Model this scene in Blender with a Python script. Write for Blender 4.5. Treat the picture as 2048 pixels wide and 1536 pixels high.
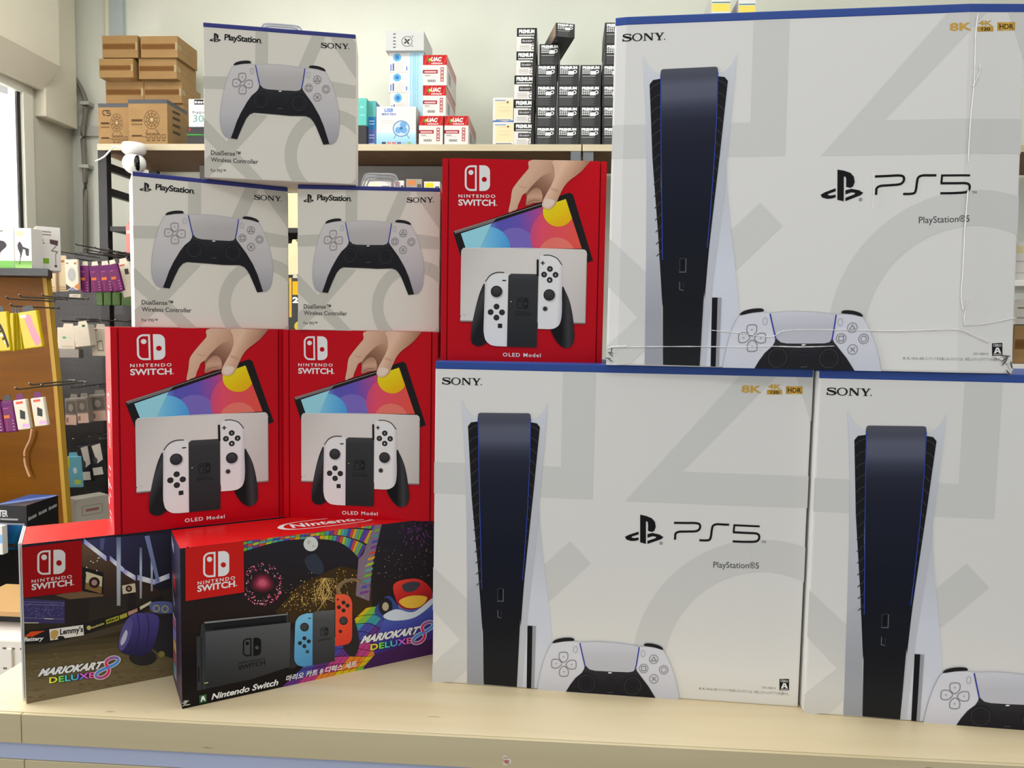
import bpy, bmesh, math, random
import numpy as np
from mathutils import Vector, Matrix
from mathutils.geometry import tessellate_polygon

random.seed(7)
SC = bpy.context.scene
COL = SC.collection
for o in list(bpy.data.objects):
    bpy.data.objects.remove(o)

# ------------------------------------------------------------------ camera
Z0 = 1.0                                   # counter top height
F, CAMH, PITCH, ROLL = 1507.36, 0.42812, 0.07149, 0.01707
cp, sp, cr, sr = math.cos(PITCH), math.sin(PITCH), math.cos(ROLL), math.sin(ROLL)
fwd = Vector((0, cp, -sp)); up0 = Vector((0, sp, cp)); rt0 = Vector((1, 0, 0))
RT = cr * rt0 + sr * up0
UP = -sr * rt0 + cr * up0
CAMP = Vector((0, 0, Z0 + CAMH))
cam = bpy.data.cameras.new('camera')
cam.sensor_width = 36; cam.lens = F / 2048 * 36; cam.clip_start = .02; cam.clip_end = 60
camo = bpy.data.objects.new('camera', cam); COL.objects.link(camo)
m = Matrix((RT, UP, -fwd)).transposed().to_4x4(); m.translation = CAMP
camo.matrix_world = m
SC.camera = camo

# ------------------------------------------------------------------ world, lights, exposure
AY = -0.06381                              # the counter, the shelves and the back wall share this yaw
ES = Vector((math.cos(AY), math.sin(AY), 0)); ED = Vector((-math.sin(AY), math.cos(AY), 0))
def P(s, d, z): return ES * s + ED * d + Vector((0, 0, z))
SC.view_settings.view_transform = 'Standard'; SC.view_settings.look = 'None'
SC.view_settings.exposure = 0.0; SC.view_settings.gamma = 1; SC.view_settings.use_curve_mapping = False
w = bpy.data.worlds.new('world'); SC.world = w; w.use_nodes = True
bg = w.node_tree.nodes['Background']; bg.inputs[0].default_value = (.97, .98, .97, 1); bg.inputs[1].default_value = .63
def area(name, loc, target, sx, sy, power, color=(1, 1, 1)):
    l = bpy.data.lights.new(name, 'AREA'); l.shape = 'RECTANGLE'; l.size = sx; l.size_y = sy
    l.energy = power; l.color = color
    o = bpy.data.objects.new(name, l); COL.objects.link(o); o.location = loc
    o.rotation_euler = (Vector(target) - Vector(loc)).to_track_quat('-Z', 'Y').to_euler()
    return o
area('ceiling_tube_or_fill_light', P(.3, 2.3, 3.2), P(.3, 2.3, 0), 2.4, .3, 23, (.97, 1, .96))
area('ceiling_tube_or_fill_light', P(-1.5, 2.1, 3.2), P(-1.6, 2.2, 0), 1.2, .3, 18, (1, .99, .94))
area('ceiling_tube_or_fill_light', P(-.5, .9, 3.2), P(-.5, .9, 0), 2.4, .3, 20, (1, .99, .95))
area('shop_front_daylight', P(-2.3, .95, 1.6), P(-.45, .95, 1.2), 1.0, 1.6, 56, (.98, .99, 1))
area('ceiling_tube_or_fill_light', P(0, -.7, 3.1), P(0, 0, .6), 2.4, .3, 9, (1, .98, .94))  # added fill behind the camera, makes the box fronts brighter towards the top
area('outdoor_daylight', P(-2.75, 2.3, 1.75), P(-2.2, 2.3, 1.75), 1.3, 1.5, 120, (1, .98, .96))

# ------------------------------------------------------------------ helpers
def lin(c):
    c = c / 255.0
    return c / 12.92 if c <= .04045 else ((c + .055) / 1.055) ** 2.4
PK = 1.40                                  # printed card: photographed value to reflectance
def pc(c):
    return tuple(min(.92, lin(v) * PK) for v in c)

MATS = {}
def mat(name, rgb, rough=.5, metal=0, spec=.4, noise=0, nscale=20, stretch=(1, 1, 1), bump=0, trans=0, alpha=1, coat=0):
    if name in MATS: return MATS[name]
    mt = bpy.data.materials.new(name); mt.use_nodes = True
    nt = mt.node_tree; b = nt.nodes['Principled BSDF']
    b.inputs['Roughness'].default_value = rough; b.inputs['Metallic'].default_value = metal
    b.inputs['Specular IOR Level'].default_value = spec
    b.inputs['Transmission Weight'].default_value = trans; b.inputs['Alpha'].default_value = alpha
    b.inputs['Coat Weight'].default_value = coat
    col = tuple(lin(v) for v in rgb) + (1,)
    b.inputs['Base Color'].default_value = col
    if noise or bump:
        tc = nt.nodes.new('ShaderNodeTexCoord'); mp = nt.nodes.new('ShaderNodeMapping')
        mp.inputs['Scale'].default_value = stretch
        nz = nt.nodes.new('ShaderNodeTexNoise'); nz.inputs['Scale'].default_value = nscale; nz.inputs['Detail'].default_value = 4
        nt.links.new(tc.outputs['Object'], mp.inputs[0]); nt.links.new(mp.outputs[0], nz.inputs['Vector'])
        if noise:
            rp = nt.nodes.new('ShaderNodeValToRGB')
            rp.color_ramp.elements[0].position = .3; rp.color_ramp.elements[1].position = .7
            rp.color_ramp.elements[0].color = tuple(max(0, v * (1 - noise)) for v in col[:3]) + (1,)
            rp.color_ramp.elements[1].color = tuple(min(1, v * (1 + noise)) for v in col[:3]) + (1,)
            nt.links.new(nz.outputs[0], rp.inputs[0]); nt.links.new(rp.outputs[0], b.inputs['Base Color'])
        if bump:
            bp = nt.nodes.new('ShaderNodeBump'); bp.inputs['Strength'].default_value = bump; bp.inputs['Distance'].default_value = .002
            nt.links.new(nz.outputs[0], bp.inputs['Height']); nt.links.new(bp.outputs[0], b.inputs['Normal'])
    MATS[name] = mt
    return mt
def print_mat(name, rough, spec, coat=0):
    mt = mat(name, (128, 128, 128), rough, spec=spec, coat=coat); nt = mt.node_tree
    a = nt.nodes.new('ShaderNodeAttribute'); a.attribute_name = 'Col'
    nt.links.new(a.outputs['Color'], nt.nodes['Principled BSDF'].inputs['Base Color'])
    return mt
M_PRINT = print_mat('printed_card', .42, .12)
M_GLOSS = print_mat('glossy_printed_card', .38, .1)

def wood(name, base, dark, scale, rough=.38):
    mt = mat(name, base, rough, spec=.12 if 'ochre' in name else .45); nt = mt.node_tree; b = nt.nodes['Principled BSDF']
    tc = nt.nodes.new('ShaderNodeTexCoord')
    mp = nt.nodes.new('ShaderNodeMapping'); mp.inputs['Scale'].default_value = (1.2, 14, 14)
    nz = nt.nodes.new('ShaderNodeTexNoise'); nz.inputs['Scale'].default_value = scale; nz.inputs['Detail'].default_value = 6; nz.inputs['Distortion'].default_value = .6
    rp = nt.nodes.new('ShaderNodeValToRGB')
    rp.color_ramp.elements[0].position = .25; rp.color_ramp.elements[1].position = .75
    rp.color_ramp.elements[0].color = tuple(lin(v) for v in dark) + (1,); rp.color_ramp.elements[1].color = tuple(lin(v) for v in base) + (1,)
    mp2 = nt.nodes.new('ShaderNodeMapping'); mp2.inputs['Scale'].default_value = (9, 60, 60)
    n2 = nt.nodes.new('ShaderNodeTexNoise'); n2.inputs['Scale'].default_value = 1.6; n2.inputs['Detail'].default_value = 2
    r2 = nt.nodes.new('ShaderNodeValToRGB')
    r2.color_ramp.elements[0].position = .245; r2.color_ramp.elements[1].position = .275
    r2.color_ramp.elements[0].color = (.35, .28, .2, 1); r2.color_ramp.elements[1].color = (1, 1, 1, 1)
    mx = nt.nodes.new('ShaderNodeMix'); mx.data_type = 'RGBA'; mx.blend_type = 'MULTIPLY'; mx.inputs['Factor'].default_value = .8
    L = nt.links.new
    L(tc.outputs['Object'], mp.inputs[0]); L(mp.outputs[0], nz.inputs['Vector']); L(nz.outputs[0], rp.inputs[0])
    L(tc.outputs['Object'], mp2.inputs[0]); L(mp2.outputs[0], n2.inputs['Vector']); L(n2.outputs[0], r2.inputs[0])
    L(rp.outputs[0], mx.inputs['A']); L(r2.outputs[0], mx.inputs['B']); L(mx.outputs['Result'], b.inputs['Base Color'])
    return mt

def obj(name, bm, material, parent=None, loc=None, rz=0, smooth=False):
    me = bpy.data.meshes.new(name); bm.to_mesh(me); bm.free()
    for x in (material if isinstance(material, (list, tuple)) else [material]): me.materials.append(x)
    if smooth:
        for p in me.polygons: p.use_smooth = True
    o = bpy.data.objects.new(name, me); COL.objects.link(o)
    if parent: o.parent = parent
    if loc is not None: o.location = loc
    o.rotation_euler.z = rz
    return o
def tag(o, label, cat, group=None, kind=None):
    o['label'] = label; o['category'] = cat
    if group: o['group'] = group
    if kind: o['kind'] = kind
    return o
def thing(name, label, cat, loc, rz=0, group=None):
    o = bpy.data.objects.new(name, None); COL.objects.link(o); o.empty_display_size = .05
    o.location = loc; o.rotation_euler.z = rz
    return tag(o, label, cat, group)
def struct(name, bm, material, loc=None, rz=0):
    o = obj(name, bm, material, None, loc, rz); o['kind'] = 'structure'; return o
def dup(root, loc, rz, label, group=None):
    r = root.copy(); COL.objects.link(r); r.location = loc; r.rotation_euler.z = rz; r['label'] = label
    if group: r['group'] = group
    for ch in list(root.children):
        c = ch.copy(); COL.objects.link(c); c.parent = r
        for g in list(ch.children):
            e = g.copy(); COL.objects.link(e); e.parent = c
    return r
def add_box(bm, x0, x1, y0, y1, z0, z1, bev=0, mi=0):
    t = bmesh.new()
    vs = [t.verts.new((x, y, z)) for x in (x0, x1) for y in (y0, y1) for z in (z0, z1)]
    for f in ((0, 1, 3, 2), (4, 6, 7, 5), (0, 4, 5, 1), (2, 3, 7, 6), (0, 2, 6, 4), (1, 5, 7, 3)):
        t.faces.new([vs[i] for i in f])
    if bev: bmesh.ops.bevel(t, geom=list(t.edges), offset=bev, segments=2, affect='EDGES', profile=.6)
    for f in t.faces: f.material_index = mi
    bmesh.ops.recalc_face_normals(t, faces=list(t.faces))
    me = bpy.data.meshes.new('tmp'); t.to_mesh(me); t.free(); bm.from_mesh(me); bpy.data.meshes.remove(me)
    return bm
def bx(x0, x1, y0, y1, z0, z1, bev=0): return add_box(bmesh.new(), x0, x1, y0, y1, z0, z1, bev)
def prism(pts, z0, z1, bm=None):                     # polygon in x,y extruded along z
    bm = bm or bmesh.new(); n = len(pts)
    a = [bm.verts.new((p[0], p[1], z0)) for p in pts]; b = [bm.verts.new((p[0], p[1], z1)) for p in pts]
    bm.faces.new(a); bm.faces.new(b)
    for i in range(n): bm.faces.new((a[i], a[(i + 1) % n], b[(i + 1) % n], b[i]))
    bmesh.ops.recalc_face_normals(bm, faces=list(bm.faces)); return bm
def tube(path, r, seg=8, bm=None, closed=False):
    bm = bm or bmesh.new(); path = [Vector(p) for p in path]; n = len(path); rings = []
    for i, p in enumerate(path):
        t = (path[(i + 1) % n] - path[i - 1]) if closed else (path[min(i + 1, n - 1)] - path[max(i - 1, 0)])
        t.normalize(); u = t.cross(Vector((0, 0, 1)))
        if u.length < 1e-3: u = t.cross(Vector((1, 0, 0)))
        u.normalize(); v = t.cross(u)
        rings.append([bm.verts.new(p + r * (math.cos(a) * u + math.sin(a) * v)) for a in [2 * math.pi * k / seg for k in range(seg)]])
    for i in range(n if closed else n - 1):
        A, B = rings[i], rings[(i + 1) % n]
        for k in range(seg): bm.faces.new((A[k], A[(k + 1) % seg], B[(k + 1) % seg], B[k]))
    if not closed: bm.faces.new(rings[0]); bm.faces.new(rings[-1])
    bmesh.ops.recalc_face_normals(bm, faces=list(bm.faces)); return bm
def ellipsoid(c, r, bm=None, seg=24):
    bm = bm or bmesh.new()
    g = bmesh.ops.create_uvsphere(bm, u_segments=seg, v_segments=seg // 2, radius=1)
    for v in g['verts']: v.co = Vector((v.co.x * r[0] + c[0], v.co.y * r[1] + c[1], v.co.z * r[2] + c[2]))
    return bm
def lathe(prof, seg=32, bm=None):
    bm = bm or bmesh.new(); rings = []
    for r, z in prof: rings.append([bm.verts.new((r * math.cos(2 * math.pi * k / seg), r * math.sin(2 * math.pi * k / seg), z)) for k in range(seg)])
    for A, B in zip(rings, rings[1:]):
        for k in range(seg): bm.faces.new((A[k], A[(k + 1) % seg], B[(k + 1) % seg], B[k]))
    bm.faces.new(rings[0]); bm.faces.new(rings[-1])
    bmesh.ops.recalc_face_normals(bm, faces=list(bm.faces)); return bm

# measured photo positions -> points on upright planes parallel (or square) to the back wall
def ray(px, py):
    v = fwd + RT * ((px - 1024) / F) - UP * ((py - 768) / F); return v
def onplane(px, py, d):
    r = ray(px, py); q = CAMP + r * (d / r.dot(ED)); return q.dot(ES), q.z
def onside(px, py, s):
    r = ray(px, py); q = CAMP + r * (s / r.dot(ES)); return q.dot(ED), q.z

# ------------------------------------------------------------------ printed artwork
def cr_curve(pts, n=6, closed=True):
    out = []; N = len(pts)
    for i in range(N if closed else N - 1):
        p0, p1, p2, p3 = (pts[(i - 1) % N] if closed or i > 0 else pts[i]), pts[i], pts[(i + 1) % N], (pts[(i + 2) % N] if closed or i < N - 2 else pts[i + 1])
        for k in range(n):
            t = k / n
            out.append(tuple(.5 * (2 * b + (c - a) * t + (2 * a - 5 * b + 4 * c - e) * t * t + (3 * b - a - 3 * c + e) * t ** 3) for a, b, c, e in zip(p0, p1, p2, p3)))
    if not closed: out.append(tuple(pts[-1]))
    return out
def clip_half(poly, nx, ny, c):                      # keep nx*x+ny*y>=c
    out = []
    for i in range(len(poly)):
        a, b = poly[i], poly[(i + 1) % len(poly)]
        da, db = nx * a[0] + ny * a[1] - c, nx * b[0] + ny * b[1] - c
        if da >= 0: out.append(a)
        if (da >= 0) != (db >= 0):
            t = da / (da - db); out.append((a[0] + (b[0] - a[0]) * t, a[1] + (b[1] - a[1]) * t))
    return out
def homography(src, dst):
    A = []
    for (x, y), (u, v) in zip(src, dst):
        A.append([x, y, 1, 0, 0, 0, -u * x, -u * y, -u]); A.append([0, 0, 0, x, y, 1, -v * x, -v * y, -v])
    return np.linalg.svd(np.array(A, float))[2][-1].reshape(3, 3)
TEXT = {}
def text_tris(s, bold=0, space=1, shear=0):
    key = (s, bold, space, shear)
    if key in TEXT: return TEXT[key]
    def shape(body):
        cu = bpy.data.curves.new('t', 'FONT'); cu.body = body; cu.offset = bold; cu.space_character = space; cu.shear = shear; cu.resolution_u = 3
        o = bpy.data.objects.new('t', cu); COL.objects.link(o); bpy.context.view_layer.update()
        me = bpy.data.meshes.new_from_object(o.evaluated_get(bpy.context.evaluated_depsgraph_get()))
        me.calc_loop_triangles()
        v = [(p.co.x, p.co.y) for p in me.vertices]; t = [tuple(x.vertices) for x in me.loop_triangles]
        bpy.data.objects.remove(o); bpy.data.curves.remove(cu); bpy.data.meshes.remove(me)
        return v, t
    v, t = shape(s); hv, _ = shape('H'); cap = max(p[1] for p in hv)
    x0 = min(p[0] for p in v); x1 = max(p[0] for p in v)
    v = [((p[0] - x0) / (x1 - x0), p[1] / cap) for p in v]
    TEXT[key] = (v, t); return v, t
LIFT = .00011
class Art:
    """flat printing on a box face; shapes are given in measured coordinates and mapped to the face (u right, v up, metres)"""
    def __init__(s, W, H, corners=None):
        s.W, s.H = W, H
        c = corners or [(0, 0), (1, 0), (0, 1), (1, 1)]
        s.M = homography(c, [(0, H), (W, H), (0, 0), (W, 0)])
        s.parts = {}; s.cur = None; s.xf = None; s.clips = []; s.base = 0
    def part(s, name): s.cur = s.parts.setdefault(name, []); s.base = 0; s.k = 0; return s
    def step(s): s.k = (s.k + 1) % 15; s.sub = s.k * .06
    def mp(s, p):
        q = s.M @ np.array([p[0], p[1], 1.0]); return q[0] / q[2], q[1] / q[2]
    def _emit(s, polys, layer, colf):
        for poly in polys:
            if s.xf: poly = [s.xf(p) for p in poly]
            cols = None
            f = [s.mp(p) for p in poly]
            pts = poly
            inside = all(-1e-6 <= q[0] <= s.W + 1e-6 and -1e-6 <= q[1] <= s.H + 1e-6 for q in f)
            if not inside:
                for a in ((1, 0, 0), (-1, 0, -s.W), (0, 1, 0), (0, -1, -s.H)):
                    f = clip_half(f, *a)
                    if len(f) < 3: break
                if len(f) < 3: continue
            s.cur.append((f, layer + s.base + s.sub, colf))
    def _tris(s, pts, holes=()):
        loops = [[Vector((p[0], p[1], 0)) for p in pts]] + [[Vector((p[0], p[1], 0)) for p in h] for h in holes]
        flat = [p for l in loops for p in l]
        return [[(flat[i].x, flat[i].y) for i in t] for t in tessellate_polygon(loops)]
    def poly(s, pts, color, layer=1, grad=None, holes=()):
        T = s._tris(pts, holes); s.step()
        for c in s.clips: T = [q for q in (clip_half(t, *c) for t in T) if len(q) > 2]
        if not grad:
            c = pc(color); s._emit(T, layer, c); return
        (a, b), stops = grad; dx, dy = b[0] - a[0], b[1] - a[1]; L2 = dx * dx + dy * dy
        st = []
        for (t0, c0), (t1, c1) in zip(stops, stops[1:]):
            for k in range(4): st.append((t0 + (t1 - t0) * k / 4, tuple(x + (y - x) * k / 4 for x, y in zip(c0, c1))))
        st.append(stops[-1])
        st = [(-50, st[0][1])] + st + [(50, st[-1][1])]
        for (t0, c0), (t1, c1) in zip(st, st[1:]):
            l0, l1 = np.array(pc(c0)), np.array(pc(c1))
            for t in T:
                q = clip_half(t, dx, dy, dx * a[0] + dy * a[1] + t0 * L2)
                if len(q) > 2: q = clip_half(q, -dx, -dy, -(dx * a[0] + dy * a[1] + t1 * L2))
                if len(q) > 2:
                    cs = []
                    for p in q:
                        tt = ((p[0] - a[0]) * dx + (p[1] - a[1]) * dy) / L2
                        k = 0 if t1 == t0 else min(1, max(0, (tt - t0) / (t1 - t0)))
                        cs.append(tuple(l0 + (l1 - l0) * k))
                    qq = [s.xf(p) for p in q] if s.xf else q
                    f = [s.mp(p) for p in qq]
                    if all(-1e-6 <= z[0] <= s.W + 1e-6 and -1e-6 <= z[1] <= s.H + 1e-6 for z in f): s.cur.append((f, layer + s.base + s.sub, cs))
                    else: s._emit([q], layer, tuple(np.mean(cs, axis=0)))
    def curve(s, pts, color, layer=1, grad=None, n=5): s.poly(cr_curve(pts, n), color, layer, grad)
    def rect(s, x0, y0, x1, y1, color, layer=1, grad=None): s.poly([(x0, y0), (x1, y0), (x1, y1), (x0, y1)], color, layer, grad)
    def circ(s, x, y, r, color, layer=1, ry=None, n=28, grad=None):
        ry = ry or r; s.poly([(x + r * math.cos(2 * math.pi * k / n), y + ry * math.sin(2 * math.pi * k / n)) for k in range(n)], color, layer, grad)
    def ring(s, x, y, r0, r1, color, layer=1, n=40, a0=0, a1=2 * math.pi, k=1.0):
        for i in range(n):
            a, b = a0 + (a1 - a0) * i / n, a0 + (a1 - a0) * (i + 1) / n
            s.poly([(x + r0 * math.cos(a), y + k * r0 * math.sin(a)), (x + r1 * math.cos(a), y + k * r1 * math.sin(a)),
                    (x + r1 * math.cos(b), y + k * r1 * math.sin(b)), (x + r0 * math.cos(b), y + k * r0 * math.sin(b))], color, layer)
    def line(s, pts, wd, color, layer=1, closed=False):
        n = len(pts); L = []; R = []
        for i in range(n):
            p = pts[i]; a = pts[i - 1] if (i > 0 or closed) else None; b = pts[(i + 1) % n] if (i < n - 1 or closed) else None
            def nrm(u, v):
                dx, dy = v[0] - u[0], v[1] - u[1]; l = math.hypot(dx, dy) or 1; return -dy / l, dx / l
            if a is None: nx, ny = nrm(p, b)
            elif b is None: nx, ny = nrm(a, p)
            else:
                n1, n2 = nrm(a, p), nrm(p, b); nx, ny = n1[0] + n2[0], n1[1] + n2[1]; l = math.hypot(nx, ny) or 1; nx /= l; ny /= l
                k = 1 / max(.35, nx * n1[0] + ny * n1[1]); nx *= k; ny *= k
            L.append((p[0] + nx * wd / 2, p[1] + ny * wd / 2)); R.append((p[0] - nx * wd / 2, p[1] - ny * wd / 2))
        for i in range(n if closed else n - 1):
            j = (i + 1) % n; s.poly([L[i], L[j], R[j], R[i]], color, layer)
    def cline(s, pts, wd, color, layer=1, closed=False, n=6): s.line(cr_curve(pts, n, closed), wd, color, layer, closed)
    def text(s, body, bl, br, h, color, layer=2, bold=0, space=1, shear=0):
        v, t = text_tris(body, bold, space, shear)
        ux, uy = br[0] - bl[0], br[1] - bl[1]
        if isinstance(h, (int, float)): h = (0, -h)
        Q = [(bl[0] + a * ux + b * h[0], bl[1] + a * uy + b * h[1]) for a, b in v]
        c = pc(color) if not callable(color) else None; s.step()
        if c: s._emit([[Q[i] for i in q] for q in t], layer, c)
        else:
            for q in t: s._emit([[Q[i] for i in q]], layer, pc(color(v[q[0]][0])))
    def bars(s, bl, br, h, n, color, layer=2):
        """print too small to read in the photo: a row of short blocks"""
        r = random.Random(n); dx, dy = (br[0] - bl[0]) / n, (br[1] - bl[1]) / n
        for i in range(n):
            x, y, hh = bl[0] + dx * i, bl[1] + dy * i, h * r.uniform(.75, 1); e = r.uniform(.6, .85)
            s.poly([(x, y), (x + dx * e, y + dy * e), (x + dx * e, y + dy * e - hh), (x, y - hh)], color, layer)
    def build(s, parent, place=None, mt=None, names=None):
        out = []
        for name, fs in s.parts.items():
            if names and name not in names or not fs: continue
            co = []; faces = []; cols = []
            for f, layer, c in fs:
                i = len(co)
                for k, (u, v) in enumerate(f):
                    co.append(place(u, v, LIFT * layer) if place else (u, -LIFT * layer, v))
                    cols.append(tuple(c[k]) + (1,) if isinstance(c, list) else tuple(c) + (1,))
                faces.append(tuple(range(i, i + len(f))))
            me = bpy.data.meshes.new(name); me.from_pydata(co, [], faces)
            ca = me.color_attributes.new('Col', 'FLOAT_COLOR', 'CORNER')
            ca.data.foreach_set('color', np.array(cols, np.float32).ravel())
            me.materials.append(mt or M_PRINT)
            o = bpy.data.objects.new(name, me); COL.objects.link(o); o.parent = parent; out.append(o)
        return out

# ------------------------------------------------------------------ marks that several boxes share
def serif_word(a, bl, br, h, color, layer=3):
    """the wide slab-serif four-letter word S O N Y, drawn letter by letter in a 1 x 1 box each"""
    hx = h if not isinstance(h, (int, float)) else (0, -h)
    ux, uy = br[0] - bl[0], br[1] - bl[1]
    def T(p): return (bl[0] + p[0] * ux + p[1] * hx[0], bl[1] + p[0] * uy + p[1] * hx[1])
    def pl(pts): a.poly([T(p) for p in pts], color, layer)
    def stroke(pts, wd, n=6):
        c = cr_curve(pts, n, False); L = []; R = []
        for i, p in enumerate(c):
            q0, q1 = c[max(0, i - 1)], c[min(len(c) - 1, i + 1)]
            dx, dy = (q1[0] - q0[0]) * 4, q1[1] - q0[1]; l = math.hypot(dx, dy) or 1
            wv = wd(i / (len(c) - 1)); nx, ny = -dy / l * wv / 8, dx / l * wv / 2
            L.append((p[0] + nx, p[1] + ny)); R.append((p[0] - nx, p[1] - ny))
        for i in range(len(c) - 1): pl([L[i], L[i + 1], R[i + 1], R[i]])
    # S
    stroke([(.195, .80), (.15, .93), (.09, .94), (.03, .86), (.035, .66), (.10, .54), (.175, .42), (.20, .24), (.15, .07), (.09, .05), (.03, .14), (.012, .30)], lambda t: .11 + .16 * math.exp(-((t - .5) / .18) ** 2))
    pl([(.18, .98), (.205, .98), (.205, .66), (.185, .66)]); pl([(.0, .36), (.02, .36), (.03, .02), (.0, .02)])
    # O
    n = 36
    for i in range(n):
        t0, t1 = 2 * math.pi * i / n, 2 * math.pi * (i + 1) / n
        f = lambda rx, ry, t: (.355 + rx * math.cos(t), .5 + ry * math.sin(t))
        pl([f(.125, .53, t0), f(.125, .53, t1), f(.085, .44, t1), f(.085, .44, t0)])
    # N
    pl([(.525, 0), (.55, 0), (.55, 1), (.525, 1)]); pl([(.505, 1), (.575, 1), (.725, .16), (.725, 0), (.69, 0), (.53, .9)])
    pl([(.70, 0), (.725, 0), (.725, 1), (.70, 1)]); pl([(.495, 0), (.58, 0), (.58, .07), (.495, .07)]); pl([(.67, 1), (.755, 1), (.755, .93), (.67, .93)])
    # Y
    pl([(.785, 1), (.84, 1), (.905, .5), (.905, .38), (.865, .38)]); pl([(.955, 1), (.985, 1), (.915, .42), (.885, .42)])
    pl([(.862, 0), (.908, 0), (.908, .5), (.862, .5)]); pl([(.835, 0), (.935, 0), (.935, .07), (.835, .07)])
    pl([(.765, 1), (.865, 1), (.865, .93), (.765, .93)]); pl([(.925, 1), (1, 1), (1, .93), (.925, .93)])
def emblem(a, x0, y0, x1, y1, color, layer=3, sl=0):
    """the letter standing on a flat ring, in the box x0..x1, y0..y1"""
    W, H = x1 - x0, y1 - y0
    def T(p): return (x0 + p[0] * W, y0 + p[1] * H + sl * p[0] * W)
    def pl(pts): a.poly([T(p) for p in pts], color, layer)
    pl([(.395, .0), (.55, .045), (.70, .125), (.78, .25), (.80, .42), (.765, .55), (.70, .595), (.60, .555), (.60, .30), (.585, .235), (.55, .225), (.545, .26), (.545, 1.0), (.395, .945)])
    pl([(.355, .58), (.10, .69), (0, .76), (.04, .85), (.16, .90), (.27, .895), (.355, .865), (.355, .78), (.25, .80), (.17, .785), (.185, .745), (.355, .675)])
    pl([(.585, .66), (.72, .625), (.90, .68), (1, .77), (.94, .84), (.585, 1.0), (.585, .895), (.80, .80), (.81, .755), (.72, .735), (.585, .79)])
def switch_mark(a, x0, y0, x1, y1, color, hole, layer=3, sl=0, k=1.0):
    """two rounded halves, the left one outlined with a dot, the right one filled with a dark dot"""
    W, H = x1 - x0, y1 - y0
    def T(p): return (x0 + p[0] * W, y0 + p[1] * H + sl * p[0] * W)
    r, q = .245, .235
    def half(ix, iy, xr):
        pts = [(xr, iy), (r, iy)]
        for i in range(1, 8):
            t = math.pi / 2 * i / 8; pts.append((r - (r - ix) * math.sin(t), q - (q - iy) * math.cos(t)))
        pts += [(ix, q), (ix, 1 - q)]
        for i in range(1, 8):
            t = math.pi / 2 * i / 8; pts.append((r - (r - ix) * math.cos(t), 1 - q + (q - iy) * math.sin(t)))
        return pts + [(r, 1 - iy), (xr, 1 - iy)]
    o = half(0, 0, .475); i_ = half(.075, .075, .405)
    n = len(o)
    for i in range(n): a.poly([T(p) for p in (o[i], o[(i + 1) % n], i_[(i + 1) % n], i_[i])], color, layer)
    a.poly([T((1 - p[0], p[1])) for p in half(0, 0, .425)], color, layer)
    c = T((.245, .28)); a.circ(c[0], c[1], .1 * W, color, layer)
    c = T((.775, .55)); a.circ(c[0], c[1], .1 * W, hole, layer + 1)

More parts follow.
